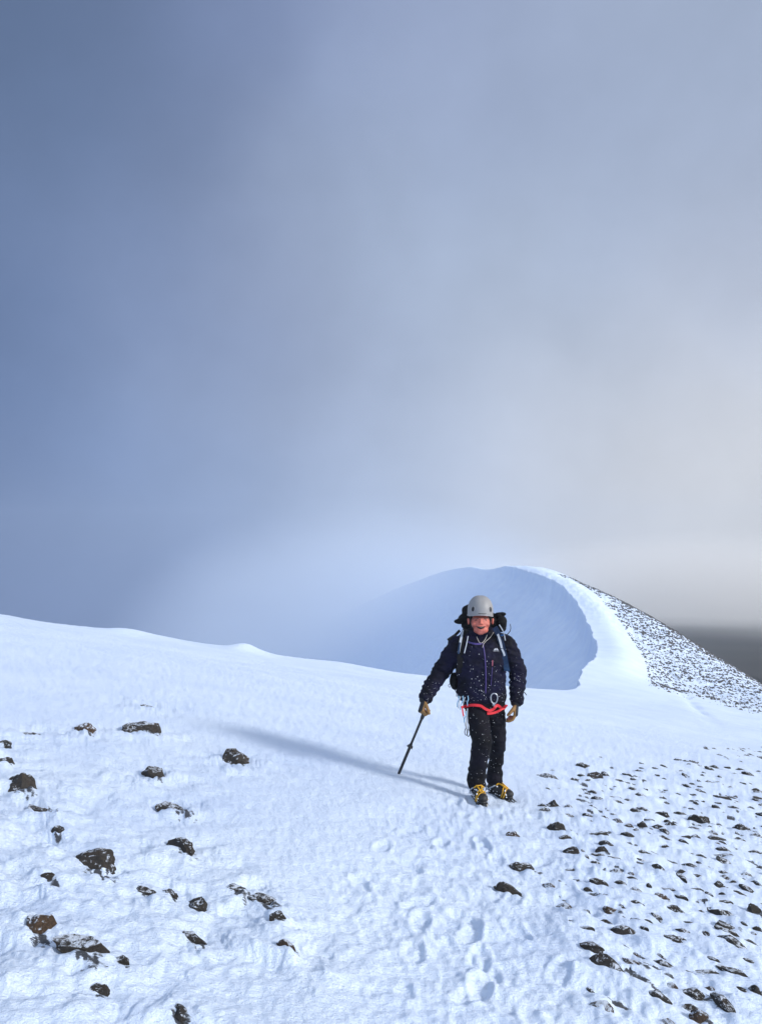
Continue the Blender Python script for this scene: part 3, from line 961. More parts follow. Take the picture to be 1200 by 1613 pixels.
def ball(bm, c, r, rot=None, seg=20):
    g = bmesh.ops.create_uvsphere(bm, u_segments=seg, v_segments=seg // 2 + 2, radius=1)
    r = (r, r, r) if isinstance(r, (int, float)) else r
    Mx = Matrix.Translation(c) @ (rot.to_matrix().to_4x4() if rot else Matrix.Identity(4)) @ Matrix.Diagonal((*r, 1))
    bmesh.ops.transform(bm, matrix=Mx, verts=g['verts'])


def box(bm, c, size, rot=None, bev=.0):
    g = bmesh.ops.create_cube(bm, size=1)
    Mx = Matrix.Translation(c) @ (rot.to_matrix().to_4x4() if rot else Matrix.Identity(4)) @ Matrix.Diagonal((*size, 1))
    bmesh.ops.transform(bm, matrix=Mx, verts=g['verts'])
    if bev:
        es = list({e for v in g['verts'] for e in v.link_edges})
        bmesh.ops.bevel(bm, geom=es, offset=bev, segments=2, affect='EDGES')


def capsule(bm, a, b, ra, rb, n=5):
    pts = [a.lerp(b, k / (n - 1)) for k in range(n)]
    tube(bm, pts, [ra + (rb - ra) * k / (n - 1) for k in range(n)], 16)
    ball(bm, a, ra, seg=16); ball(bm, b, rb, seg=16)


def part(name, bm, mat, parent, smooth=True, label=None):
    bmesh.ops.recalc_face_normals(bm, faces=bm.faces)
    me = bpy.data.meshes.new(name); bm.to_mesh(me); bm.free()
    for m in (mat if isinstance(mat, (list, tuple)) else [mat]): me.materials.append(m)
    me.polygons.foreach_set('use_smooth', [smooth] * len(me.polygons))
    o = bpy.data.objects.new(name, me); C.objects.link(o)
    if parent is not None: o.parent = parent
    if label: o['label'] = label
    return o


def fuse(name, bm, vox, mat, parent, smooth_it=4, disp=None):
    """melt the shapes of bm into one continuous skin"""
    me = bpy.data.meshes.new(name + '_src'); bm.to_mesh(me); bm.free()
    o = bpy.data.objects.new(name + '_src', me); C.objects.link(o)
    m = o.modifiers.new('r', 'REMESH'); m.mode = 'VOXEL'; m.voxel_size = vox; m.use_smooth_shade = True
    s = o.modifiers.new('s', 'SMOOTH'); s.iterations = smooth_it; s.factor = .5
    dg = bpy.context.evaluated_depsgraph_get()
    nm_ = bpy.data.meshes.new_from_object(o.evaluated_get(dg))
    bpy.data.objects.remove(o); bpy.data.meshes.remove(me)
    nm_.name = name
    if disp:
        for v in nm_.vertices: pass
        ns = [v.normal.copy() for v in nm_.vertices]
        for v, n in zip(nm_.vertices, ns): v.co = v.co + n * disp(v.co, n)
    nm_.materials.clear()
    for q in (mat if isinstance(mat, (list, tuple)) else [mat]): nm_.materials.append(q)
    nm_.polygons.foreach_set('use_smooth', [True] * len(nm_.polygons))
    nm_.update()
    o = bpy.data.objects.new(name, nm_); C.objects.link(o)
    if parent is not None: o.parent = parent
    return o


def empty(name, loc, label=None, cat=None):
    o = bpy.data.objects.new(name, None); C.objects.link(o); o.location = loc; o.empty_display_size = .1
    if label: o['label'] = label; o['category'] = cat
    return o


person = empty('person', OR, 'climber in grey helmet and navy jacket walking up the snow with a pole', 'person')

# joints -----------------------------------------------------------
HEAD = L(756.5, 972, .02)
SH_R, EL_R, WR_R = L(722, 1018, .02), L(695, 1057, .04), L(670, 1098, -.06)
SH_L, EL_L, WR_L = L(796, 1017, .02), L(815, 1056, .06), L(813, 1103, -.03)
HP_R, KN_R, AN_R = L(749, 1116, .0), L(759, 1166, -.20), L(751, 1231, -.12)
HP_L, KN_L, AN_L = L(778, 1116, .02), L(785, 1164, .02), L(779, 1225, .20)

# body: one continuous surface ------------------------------------
b = bmesh.new()
ball(b, L(756.5, 962, .03), (.086, .100, .100))                    # skull
ball(b, L(756.5, 981, -.008), (.088, .080, .088))                # face
ball(b, L(757, 991.5, -.030), (.070, .058, .050))                  # jaw
ball(b, L(757, 996.6, -.060), (.034, .022, .021))                # chin
ball(b, L(747.5, 983.4, -.052), (.030, .024, .021)); ball(b, L(766, 983.4, -.052), (.030, .024, .021))   # raised cheeks
ball(b, L(757, 974.0, -.066), (.055, .020, .011))                # brow
ball(b, L(757, 978.5, -.086), (.009, .015, .022)); ball(b, L(757, 981.5, -.100), (.013, .014, .011))    # nose
ball(b, L(754.7, 982.3, -.092), (.008, .009, .007)); ball(b, L(759.3, 982.3, -.092), (.008, .009, .007))
for s, u in ((-1, 737.8), (1, 775.4)):
    ball(b, L(u, 979, .02), (.010, .020, .030)); ball(b, L(u + s * .8, 976.5, .03), (.008, .016, .018))
tube(b, [L(750.5, 985.3, -.080), L(753.5, 986.2, -.088), L(757, 986.5, -.091), L(760.5, 986.2, -.088), L(763.5, 985.3, -.080)], .0055, 8)  # upper lip
tube(b, [L(750.5, 986.5, -.078), L(753.0, 991.6, -.084), L(757, 993.0, -.086), L(761, 991.6, -.084), L(763.5, 986.5, -.078)], .0055, 8)
capsule(b, L(757, 990, .03), L(757.5, 1006, .04), .058, .064)       # neck
loft(b, [(L(759, 1120, .02), .10, .08), (L(759, 1112, .02), .155, .105), (L(758, 1080, .02), .145, .10), (L(757, 1045, .02), .165, .115), (L(757, 1018, .03), .17, .11), (L(757, 1006, .03), .10, .08)])
for a_, c_, d_ in ((SH_R, EL_R, WR_R), (SH_L, EL_L, WR_L)):
    capsule(b, a_, c_, .058, .045); capsule(b, c_, d_, .045, .030)
for a_, c_, d_ in ((HP_R, KN_R, AN_R), (HP_L, KN_L, AN_L)):
    capsule(b, a_, c_, .070, .044); capsule(b, c_, d_, .044, .028)


# hands: fingers live in both the body and (larger) the gloves
def hand(bm, wrist, d, p, curl, sc=1.0, fat=1.0, thumb_in=.35):
    d = d.normalized(); p = (p - d * p.dot(d)).normalized(); s = d.cross(p).normalized()
    if s.y < 0: s = -s                                            # index finger side towards the camera
    palm_l = .092 * sc
    for k in range(4):                                            # palm: four merged metacarpals
        a = wrist + s * ((k - 1.5) * .013 * sc); e = wrist + d * palm_l * (1 - .04 * abs(k - 1.2)) + s * ((k - 1.5) * .0215 * sc)
        capsule(bm, a + d * .01, e, .017 * sc * fat, .0135 * sc * fat)
    tips = []
    for k, (ln, r) in enumerate(((.92, .0105), (1.02, .011), (.95, .0105), (.76, .0092))):
        q = wrist + d * palm_l * (1 - .04 * abs(k - 1.2)) + s * ((k - 1.5) * .0225 * sc)
        ang = 0
        for ph, (l_, cu) in enumerate(zip((.044, .028, .022), curl[k])):
            ang += R(cu)
            q2 = q + (d * math.cos(ang) + p * math.sin(ang)) * l_ * ln * sc
            capsule(bm, q, q2, r * sc * fat * (1 - .06 * ph), r * sc * fat * (.96 - .08 * ph), 3)
            q = q2
        tips.append(q)
    t0 = wrist + d * .028 * sc - s * .024 * sc + p * .006
    t1 = t0 + (d * .62 - s * .62 + p * thumb_in).normalized() * .040 * sc
    t2 = t1 + (d * .85 - s * .25 + p * (thumb_in + .25)).normalized() * .032 * sc
    t3 = t2 + (d * .90 + s * .05 + p * (thumb_in + .45)).normalized() * .025 * sc
    capsule(bm, t0, t1, .0165 * sc * fat, .0135 * sc * fat, 3); capsule(bm, t1, t2, .0135 * sc * fat, .0120 * sc * fat, 3); capsule(bm, t2, t3, .012 * sc * fat, .0095 * sc * fat, 3)
    return tips


DR, PR = Vector((-.32, -.42, -.85)), Vector((.80, .15, -.35))
DL_, PL = Vector((-.10, -.22, -.97)), Vector((-.80, .25, 0))
CR = [(62, 68, 50), (66, 72, 52), (70, 72, 52), (74, 72, 50)]
CL = [(22, 28, 20), (28, 34, 24), (34, 38, 26), (40, 42, 26)]
WR_R2 = WR_R + Vector((-.012, -.01, -.03)); WR_L2 = WR_L + Vector((-.004, -.01, -.03))
hand(b, WR_R2, DR, PR, CR, 1.0, .8); hand(b, WR_L2, DL_, PL, CL, 1.0, .8)
body = fuse('body', b, .0046, M_SKIN, person, 3)

# face pieces
for s, u in ((-1, 749.6), (1, 764.2)):
    b = bmesh.new(); ball(b, L(u, 976.9, -.0665), (.0135, .009, .0042), seg=14)
    part('eye', b, M_MOUTH, body)
    b = bmesh.new()
    tube(b, [L(u - 5.0, 975.2 - (s > 0) * .2, -.072), L(u - 1, 973.9, -.084), L(u + 3.0, 974.2, -.084), L(u + 5, 975.3, -.074)], [.002, .0035, .0035, .002], 8)
    part('eyebrow', b, M_BROW, body)
b = bmesh.new(); tube(b, [L(749.8, 986.3, -.078), L(753, 988.4, -.085), L(757, 989.5, -.0875), L(761, 988.4, -.085), L(764.2, 986.3, -.078)], [.0025, .008, .0108, .008, .0025], 12); mouth = part('mouth', b, M_MOUTH, body)
b = bmesh.new(); tube(b, [L(753.2, 987.2, -.0905), L(757, 987.8, -.0955), L(760.8, 987.2, -.0905)], .0018, 8); part('teeth', b, M_TEETH, mouth)
b = bmesh.new()
ball(b, L(756.5, 966, .045), (.086, .095, .085), seg=24)
part('hair', b, M_BROW, person)

# jacket ------------------------------------------------------------
b = bmesh.new()
loft(b, [(L(759, 1104, .02), .208, .145), (L(758.5, 1094, .02), .226, .158), (L(758, 1078, .01), .222, .155), (L(757, 1055, .0), .226, .158), (L(757, 1032, .01), .232, .160),
         (L(757, 1016, .03), .222, .145), (L(757, 1006, .04), .165, .115), (L(757, 999, .045), .105, .090)], 40)
capsule(b, L(757, 998, .04), L(757, 1008, .04), .080, .092)          # collar root
tube(b, [L(757, 996, .04) + Vector((.083 * math.cos(t), .082 * math.sin(t), .012 * math.sin(t))) for t in [2 * math.pi * k / 24 for k in range(24)]], .021, 10, closed=True)
for k in range(5):                                                  # bunched hood behind the neck
    ball(b, L(744 + 6.5 * k, 995, .12), (.045, .05, .04))
for a_, c_, d_ in ((SH_R, EL_R, WR_R), (SH_L, EL_L, WR_L)):
    capsule(b, a_, c_, .097, .080, 7); capsule(b, c_, c_.lerp(d_, .97), .080, .062, 7)
    for k in range(5):                                              # rucked cuffs
        f = .55 + .095 * k; q = c_.lerp(d_, f)
        a2, b2 = frame_of(d_ - c_)
        tube(b, [q + (a2 * math.cos(t) + b2 * math.sin(t)) * (.058 - .004 * k + .006 * math.sin(3 * t + k)) for t in [2 * math.pi * j / 18 for j in range(18)]], .0125, 8, closed=True)
capsule(b, SH_R + Vector((.05, 0, .03)), SH_L + Vector((-.05, 0, .03)), .085, .085)


def folds(p, n):
    w = .012 * mnoise.noise(Vector((p.x * 8, p.y * 8, p.z * 13))) + .009 * (1 - 2 * abs(mnoise.noise(Vector((p.x * 15 + p.z * 9, p.y * 12, p.z * 26)))))
    if abs(p.x - .0) > .20: w += .006 * math.sin(p.z * 95 + p.x * 40 + 3 * mnoise.noise(p * 8)) * (.5 + .5 * mnoise.noise(p * 11))
    return w


jacket = fuse('jacket', b, .0075, M_JACKET, person, 4, folds)
jbvh = BVHTree.FromPolygons([v.co for v in jacket.data.vertices], [p_.vertices[:] for p_ in jacket.data.polygons])

# trousers ----------------------------------------------------------
b = bmesh.new()
loft(b, [(L(765, 1126, .02), .13, .115), (L(763, 1114, .02), .192, .140), (L(760, 1098, .02), .200, .140), (L(759, 1090, .02), .19, .135)], 32)
capsule(b, HP_R + Vector((.008, 0, .0)), KN_R, .102, .086, 7); capsule(b, KN_R, AN_R + Vector((.0, .01, .06)), .088, .074, 7)
capsule(b, AN_R + Vector((0, .01, .08)), AN_R + Vector((.0, .02, -.012)), .078, .082, 5)
capsule(b, HP_L, KN_L, .096, .070, 7); capsule(b, KN_L, AN_L + Vector((0, .0, .08)), .070, .064, 7)
capsule(b, AN_L + Vector((0, 0, .08)), AN_L + Vector((.0, 0, -.005)), .070, .076, 5)


def folds2(p, n):
    return (.006 * mnoise.noise(Vector((p.x * 12, p.y * 12, p.z * 9))) + .006 * (1 - 2 * abs(mnoise.noise(Vector((p.x * 13 + p.z * 7, p.y * 12, p.z * 17)))))
            + .005 * math.sin(p.z * 60 + 14 * p.x + 4 * mnoise.noise(p * 7)) * (1 if p.z < .3 else .35))


trousers = fuse('trousers', b, .0075, M_TROUS, person, 4, folds2)
tbvh = BVHTree.FromPolygons([v.co for v in trousers.data.vertices], [p_.vertices[:] for p_ in trousers.data.polygons])


def on(u, v, off=.006, trees=None, fall=-.15):
    """the point of the clothing that is nearest in front at this place, lifted off by off"""
    d = Vector(ray(u, v)).normalized()
    best = None
    for tr in (trees or (jbvh, tbvh)):
        loc, nrm, idx, dd = tr.ray_cast(-OR, d)
        if loc is not None and (best is None or dd < best[1]): best = (loc, dd)
    return best[0] - d * off if best else L(u, v, fall)


def ribbon(bm, pts, w, th=.003, up=None):
    """flat strap through pts, w wide, facing the camera side"""
    n = len(pts); vs = []
    for i in range(n):
        d = (pts[min(i + 1, n - 1)] - pts[max(i - 1, 0)]).normalized()
        nrm = up[i] if up else Vector((0, -1, .1))
        s = d.cross(nrm).normalized(); f = s.cross(d).normalized()
        vs.append([bm.verts.new(pts[i] + s * (w / 2 * a) + f * (th / 2 * c)) for a, c in ((-1, -1), (1, -1), (1, 1), (-1, 1))])
    for i in range(n - 1):
        for k in range(4): bm.faces.new((vs[i][k], vs[i][(k + 1) % 4], vs[i + 1][(k + 1) % 4], vs[i + 1][k]))
    bm.faces.new(vs[0][::-1]); bm.faces.new(vs[-1])


def dense(uv, n=6):
    P_ = smooth_poly(uv, n); return P_


def strap_on(name, uv, w, mat, parent, off=.008, th=.004, round_=False, trees=None, label=None):
    pts = [on(u, v, off, trees) for u, v in dense(uv)]
    for _ in range(6):
        pts = [pts[0]] + [(pts[i - 1] + pts[i] * 2 + pts[i + 1]) / 4 for i in range(1, len(pts) - 1)] + [pts[-1]]
    bm = bmesh.new()
    if round_: tube(bm, pts, w / 2, 8)
    else: ribbon(bm, pts, w, th)
    return part(name, bm, mat, parent, smooth=round_, label=label)


strap_on('zip', [(760, 1013), (763, 1030), (764.5, 1050), (765, 1072), (764.5, 1092)], .011, M_PURP, jacket, .004, round_=True)
strap_on('pocket_zip', [(775.5, 1040), (775.2, 1049)], .007, M_PINK, jacket, .005, round_=True)
strap_on('pocket_zip', [(775.2, 1051), (774, 1066), (773, 1080)], .006, M_PURP, jacket, .005, round_=True)
strap_on('drawcord', [(750.5, 1003), (753, 1009), (757, 1013.5), (763, 1009), (767, 1000)], .0052, M_CORD, jacket, .006, round_=True)
strap_on('drawcord', [(777, 996), (772, 1004), (766, 1009), (761, 1015), (760, 1020)], .0046, M_CORD, jacket, .006, round_=True)
strap_on('chest_flap', [(737, 1011), (744, 1013.5), (751, 1014.5), (758, 1014)], .016, M_PURP, jacket, .004)
# chest emblem: a small white mountain over a line of tiny lettering
b = bmesh.new()
Q0 = on(781, 1024, .006)
ex, ez = Vector((1, 0, 0)), Vector((0, -.1, 1)).normalized()


def flat(bm, pts, z0=.002):
    for dz in (0,):
        lo = [bm.verts.new(Q0 + ex * x + ez * z + Vector((0, 0, 0))) for x, z in pts]
        hi = [bm.verts.new(Q0 + ex * x + ez * z + Vector((0, -z0, 0))) for x, z in pts]
    n = len(pts); bm.faces.new(lo); bm.faces.new(hi[::-1])
    for k in range(n): bm.faces.new((lo[k], lo[(k + 1) % n], hi[(k + 1) % n], hi[k]))


flat(b, [(-.022, 0), (-.008, .017), (-.002, .010), (.003, .004), (-.004, .0)])
flat(b, [(.001, .012), (.006, .020), (.022, 0), (.009, .0), (.004, .008)])
for k in range(9): flat(b, [(-.026 + k * .006, -.010), (-.026 + k * .006, -.005), (-.0225 + k * .006, -.005), (-.0225 + k * .006, -.010)])
part('emblem', b, M_WHITE, jacket, smooth=False, label='small white mountain emblem with tiny lettering on the chest')

# helmet ------------------------------------------------------------
HC = L(756.2, 961.5, .02); HR = Vector((.119, .142, .140))
TILT = Matrix.Rotation(R(6), 3, 'X') @ Matrix.Rotation(R(1.5), 3, 'Y')


def hpt(az, el, k=1.0):
    """az from the front (-y) towards +x, el up"""
    ce = max(0.0, math.cos(el)) ** .82
    p = Vector((math.sin(az) * ce * HR.x, -math.cos(az) * ce * HR.y, math.sin(el) * HR.z)) * k
    return HC + TILT @ p


b = bmesh.new(); NA, NE = 56, 22
rows = []
for i in range(NE):
    rows.append([])
    for j in range(NA):
        az = 2 * math.pi * j / NA
        lo = -.13 - .16 * (0.5 - .5 * math.cos(az * 2)) - .10 * (0.5 - .5 * math.cos(az))
        el = lo + (math.pi / 2 - .02 - lo) * i / (NE - 1)
        fl = 1 + .035 * max(0, 1 - i / 2.5)
        rid = 1 - .010 * math.exp(-((math.sin(az) * math.cos(el)) / .10) ** 2) * (1 if el > .5 else 0)
        rows[-1].append(b.verts.new(hpt(az, el, fl * rid)))
for i in range(NE - 1):
    for j in range(NA): b.faces.new((rows[i][j], rows[i][(j + 1) % NA], rows[i + 1][(j + 1) % NA], rows[i + 1][j]))
b.faces.new(rows[-1])
helmet = part('helmet', b, M_HELM, person)
sol = helmet.modifiers.new('thick', 'SOLIDIFY'); sol.thickness = .012; sol.offset = -1
b = bmesh.new(); tube(b, [v for v in [hpt(2 * math.pi * j / 56, -.13 - .16 * (0.5 - .5 * math.cos(4 * math.pi * j / 56)) - .10 * (0.5 - .5 * math.cos(2 * math.pi * j / 56)), 1.036) for j in range(56)]], .0045, 8, closed=True)
part('rim', b, M_HELMRIM, helmet)
for s in (-1, 1):
    b = bmesh.new(); vs = []
    for k in range(18):
        t = 2 * math.pi * k / 18
        vs.append(b.verts.new(hpt(s * R(44) + .130 * math.cos(t) - .02 * s * math.sin(t), .20 + .165 * math.sin(t), 1.006)))
    c_ = b.verts.new(hpt(s * R(44), .20, 1.009))
    for k in range(18): b.faces.new((vs[k], vs[(k + 1) % 18], c_))
    v_ = part('vent', b, M_BLACK, helmet); m_ = v_.modifiers.new('t', 'SOLIDIFY'); m_.thickness = .005; m_.offset = -1
    b = bmesh.new(); tube(b, [hpt(s * R(44) + .150 * math.cos(t) - .02 * s * math.sin(t), .20 + .185 * math.sin(t), 1.004) for t in [2 * math.pi * k / 20 for k in range(20)]], .0022, 6, closed=True)
    part('vent_rim', b, M_HELMRIM, v_)
b = bmesh.new(); tube(b, [hpt(R(a), -.045, 1.005) for a in (-17, -10, -3, 4, 11, 18)], .0035, 8); part('front_slot', b, M_BLACK, helmet)
b = bmesh.new()
for s, u in ((-1, 740.0), (1, 773.6)):
    tube(b, [L(u, 970, -.02), L(u + s * -.4, 978, -.035), L(u - s * 2.4, 987, -.035), L(u - s * 9, 996.5, -.03)], .0045, 8)
tube(b, [L(749, 996.5, -.03), L(757, 999.5, -.035), L(765, 996.5, -.03)], .0045, 8)
part('chin_strap', b, M_BLACK, helmet)

# gloves ------------------------------------------------------------
for (w_, d_, p_, cu, arm0) in ((WR_R2, DR, PR, CR, EL_R), (WR_L2, DL_, PL, CL, EL_L)):
    b = bmesh.new(); tips = hand(b, w_, d_, p_, cu, 1.12, 1.12)
    g = fuse('glove', b, .0034, [M_TAN, M_GLOVE], person, 2)
    pn = (p_ - d_.normalized() * p_.dot(d_.normalized())).normalized(); dn = d_.normalized()
    for poly in g.data.polygons:
        c_ = poly.center - w_
        back = c_.dot(pn) < -.006 and c_.dot(dn) < .12
        poly.material_index = 1 if (back or c_.dot(dn) < .012) else 0
    b = bmesh.new(); dd = (w_ - arm0).normalized()
    tube(b, [w_ - dd * .055, w_ - dd * .03, w_ + dn * .01, w_ + dn * .022], [.062, .058, .048, .038], 18)
    part('cuff', b, M_GLOVE, g)
    if arm0 is EL_R:
        GRIP = w_ + dn * .093 * 1.12 + pn * .034

# boots with crampons ------------------------------------------------
def boot(heel, yaw, tall, ground_off):
    """heel: sole point under the ankle; yaw: direction the toe points"""
    f = Vector((math.sin(yaw), -math.cos(yaw), 0)); s = Vector((math.cos(yaw), math.sin(yaw), 0)); up = Vector((0, 0, 1))
    P = lambda a, c, h: heel + f * a + s * c + up * h
    q = f.to_track_quat('Y', 'Z')
    b = bmesh.new()
    rot = q
    ball(b, P(-.035, 0, .060), (.044, .052, .056), rot)
    ball(b, P(.05, 0, .060), (.047, .09, .052), rot)
    ball(b, P(.13, .004, .050), (.050, .078, .042), rot)
    ball(b, P(.168, .004, .046), (.045, .050, .036), rot)
    tube(b, [P(-.02, 0, .06), P(-.015, 0, .12), P(-.02, 0, .12 + tall)], [.052, .054, .060], 20)
    for k in range(4): tube(b, [P(.035 + .025 * k, -.035, .118 - .012 * k), P(.040 + .025 * k, 0, .128 - .012 * k), P(.035 + .025 * k, .035, .118 - .012 * k)], .006, 6)
    bo = fuse('boot', b, .0048, M_BOOT, person, 2)
    # sole
    b = bmesh.new(); outl = []
    for k in range(28):
        t = 2 * math.pi * k / 28; a = math.cos(t); c = math.sin(t)
        outl.append((.066 + .152 * a, c * (.046 + .008 * a)))
    lo = [b.verts.new(P(a, c, .004)) for a, c in outl]; hi = [b.verts.new(P(a, c, .028)) for a, c in outl]
    b.faces.new(lo[::-1]); b.faces.new(hi)
    for k in range(28): b.faces.new((lo[k], lo[(k + 1) % 28], hi[(k + 1) % 28], hi[k]))
    part('sole', b, M_BLACK, bo)
    # crampon: rails, cross plates, points
    b = bmesh.new()
    for sd_ in (-1, 1):
        tube(b, [P(-.075, sd_ * .034, -.003), P(-.02, sd_ * .038, -.004), P(.06, sd_ * .036, -.004), P(.13, sd_ * .048, -.004), P(.19, sd_ * .040, -.003), P(.215, sd_ * .018, -.002)], .0055, 6)
    for a in (-.055, .015, .10, .165): tube(b, [P(a, -.042, -.004), P(a, .042, -.004)], .006, 6)
    for (a, c, fa, ln) in [(-.07, -.034, -.01, .03), (-.07, .034, -.01, .03), (-.02, -.038, 0, .03), (-.02, .038, 0, .03), (.09, -.045, .0, .03), (.09, .045, 0, .03),
                           (.14, -.048, .008, .03), (.14, .048, .008, .03), (.20, -.030, .022, .028), (.20, .030, .022, .028), (.215, -.016, .045, .012), (.215, .016, .045, .012)]:
        tube(b, [P(a, c, 0), P(a + fa * .5, c, -ln * .5), P(a + fa, c, -ln)], [.008, .005, .001], 5)
    cr = part('crampon', b, M_STEEL, bo, smooth=False)
    b = bmesh.new()                                                # yellow toe cradle over the boot
    for off in (0, .012):
        tube(b, [P(.150 - off * 2, -.052, .012), P(.165 - off * 2, -.046, .045 + off), P(.160 - off * 2.5, -.028, .078 + off), P(.155 - off * 3, 0, .088 + off * 1.3),
             P(.160 - off * 2.5, .028, .078 + off), P(.165 - off * 2, .046, .045 + off), P(.150 - off * 2, .052, .012)], .0062, 8)
    tube(b, [P(.150, -.010, .094), P(.10, -.012, .112), P(.06, -.022, .124)], .007, 8); tube(b, [P(.150, .010, .094), P(.10, .012, .112), P(.06, .022, .124)], .007, 8)
    tube(b, [P(.06, -.046, .105), P(.062, -.02, .126), P(.062, .02, .126), P(.06, .046, .105)], .007, 8)
    part('toe_strap', b, M_YEL, cr)
    b = bmesh.new()
    tube(b, [P(-.07, -.05, .02), P(-.085, -.03, .06), P(-.09, 0, .065), P(-.085, .03, .06), P(-.07, .05, .02)], .007, 8)
    tube(b, [P(-.06, -.050, .045), P(.0, -.060, .075), P(.05, -.050, .105)], .006, 8); tube(b, [P(-.06, .050, .045), P(.0, .060, .075), P(.05, .050, .105)], .006, 8)
    part('heel_strap', b, M_WEB, cr)
    b = bmesh.new()                                                # snow packed on the toe and between the laces
    rg = random.Random(int(heel.x * 1000))
    for k in range(60):
        a = rg.uniform(-.05, .19); c = rg.uniform(-.05, .05); h = .10 - .25 * max(0, a - .06) * .7
        if rg.random() < .5: c = math.copysign(.046, c); h = rg.uniform(.02, .06)
        ball(b, P(a, c, h), rg.uniform(.003, .0075), seg=6)
    sn = part('packed_snow', b, M_FLECK, bo); sn['kind'] = 'stuff'
    return bo


def ground_z(p):                                                   # local height of the snow under a local point
    return Hpt(OR.x + p.x, OR.y + p.y) - OR.z


h1 = AN_R + Vector((.0, .0, 0)); h1.z = ground_z(h1 + Vector((.02, -.1, 0))) + .018
h2 = AN_L + Vector((.0, -.01, 0)); h2.z = ground_z(h2 + Vector((.06, -.06, 0))) + .018
boot(h1, R(9), max(.04, AN_R.z - h1.z - .10), 0)
boot(h2, R(38), max(.04, AN_L.z - h2.z - .10), 0)

# harness -------------------------------------------------------------
b = bmesh.new()
belt = [on(u, v, .010) for u, v in dense([(726.5, 1115), (731, 1113), (740, 1111.0), (748, 1110.8), (757, 1112), (764, 1116.5), (771, 1119.3), (777, 1117), (783, 1111), (791, 1116), (798, 1111)])]
ribbon(b, belt, .024, .006)
harness = part('harness', b, M_RED, person, smooth=False, label='red climbing harness webbing')
strap_on('leg_loop', [(767, 1124.0), (775, 1123.5), (784, 1120.5), (791, 1116.0), (797, 1111.5)], .021, M_RED, harness, .012, .006)
strap_on('leg_loop', [(728, 1115), (728.5, 1122), (730, 1128)], .012, M_RED, harness, .012, .005)
b = bmesh.new(); ctr = on(778, 1100.5, .022)
tube(b, [ctr + Vector((.036 * math.cos(t) * .85 * (1 + .15 * math.sin(t)), -.004 * math.sin(t), .048 * math.sin(t))) for t in [2 * math.pi * k / 24 for k in range(24)]], .0050, 8, closed=True)
car = part('carabiner', b, M_METAL, harness)
b = bmesh.new(); box(b, on(777.5, 1109.5, .022), (.022, .012, .034), Quaternion((0, 1, 0), R(18)), .003); part('gate_sleeve', b, M_METAL, car)
rg = random.Random(4)
for k, (u0, v0, u1, v1, mt) in enumerate([(722, 1096, 720, 1114, M_LBLUE), (725, 1097, 722, 1116, M_WEB), (729, 1096, 725, 1118, M_LBLUE), (732, 1098, 728, 1120, M_WEB), (736.5, 1096, 736, 1112, M_LBLUE),
                                          (729, 1118, 734, 1148, M_WEB), (732, 1117, 736, 1156, M_CORD), (736, 1116, 737.5, 1150, M_WEB), (734, 1120, 731, 1138, M_LBLUE)]):
    b = bmesh.new()
    A, B = L(u0, v0, -.12 - .004 * k), L(u1, v1, -.13 - .004 * k)
    tube(b, [A, A.lerp(B, .33) + Vector((.006 * (-1) ** k, -.004, 0)), A.lerp(B, .66) + Vector((-.004, 0, 0)), B], .0042 if mt is not M_CORD else .0035, 6)
    sl_ = part('sling', b, mt, harness)
    if k in (5, 7):
        b = bmesh.new(); c_ = B + Vector((0, 0, -.028))
        tube(b, [c_ + Vector((.013 * math.cos(t), .004, .030 * math.sin(t))) for t in [2 * math.pi * j / 16 for j in range(16)]], .0038, 6, closed=True)
        part('karabiner', b, M_STEEL, sl_)

# backpack --------------------------------------------------------------
pack = empty('backpack', OR, 'black backpack with blue and grey shoulder straps on the climber\'s back', 'backpack')
b = bmesh.new()
loft(b, [(L(757, 1088, .26), .15, .09), (L(757, 1070, .28), .175, .12), (L(757, 1030, .28), .180, .13), (L(757, 1000, .28), .170, .125), (L(757, 984, .27), .14, .10)], 32)
pbody = fuse('pack_body', b, .009, M_PACK, pack, 3, lambda p, n: .010 * mnoise.noise(p * 14))
b = bmesh.new()
ball(b, L(755, 967, .27), (.13, .10, .105)); ball(b, L(739, 963, .25), (.075, .075, .065)); ball(b, L(735, 975, .24), (.085, .07, .060)); ball(b, L(723, 978.5, .22), (.050, .045, .026))
ball(b, L(744, 985, .22), (.11, .07, .055)); ball(b, L(772, 978, .24), (.09, .08, .085)); ball(b, L(718.5, 979, .21), (.018, .02, .012))
fuse('lid', b, .007, M_PACK, pack, 2, lambda p, n: .008 * mnoise.noise(p * 18))
b = bmesh.new()
ball(b, L(789, 981, .20), (.056, .055, .070)); ball(b, L(785, 970, .20), (.042, .045, .035)); ball(b, L(792, 967, .19), (.030, .03, .018)); ball(b, L(789, 990, .20), (.048, .045, .035))
fuse('side_pocket', b, .006, M_PACK, pack, 2, lambda p, n: .005 * mnoise.noise(p * 25))
b = bmesh.new(); capsule(b, L(715.5, 1066, .02), L(716, 1081, .02), .040, .034); ball(b, L(714, 1073, .0), (.038, .045, .06))
pch = fuse('hip_pouch', b, .006, M_PACK, pack, 2)
b = bmesh.new(); c_ = L(708, 1080, .0); tube(b, [c_ + Vector((.011 * math.cos(t), 0, .015 * math.sin(t))) for t in [2 * math.pi * j / 14 for j in range(14)]], .0028, 6, closed=True); part('ring', b, M_STEEL, pch)
b = bmesh.new(); tube(b, [L(716, 1086, .0), L(719, 1092, .0), L(719, 1097, .02)], .004, 6); part('pouch_cord', b, M_BLACK, pch)
st = strap_on('shoulder_strap', [(733, 992), (728, 1002), (725.5, 1014), (724, 1030), (725, 1046), (722, 1060)], .052, M_PACK, pack, .012, .014)
strap_on('webbing', [(728.5, 992), (726.5, 1003), (724, 1016), (722, 1028)], .021, M_WEB, st, .024, .003)
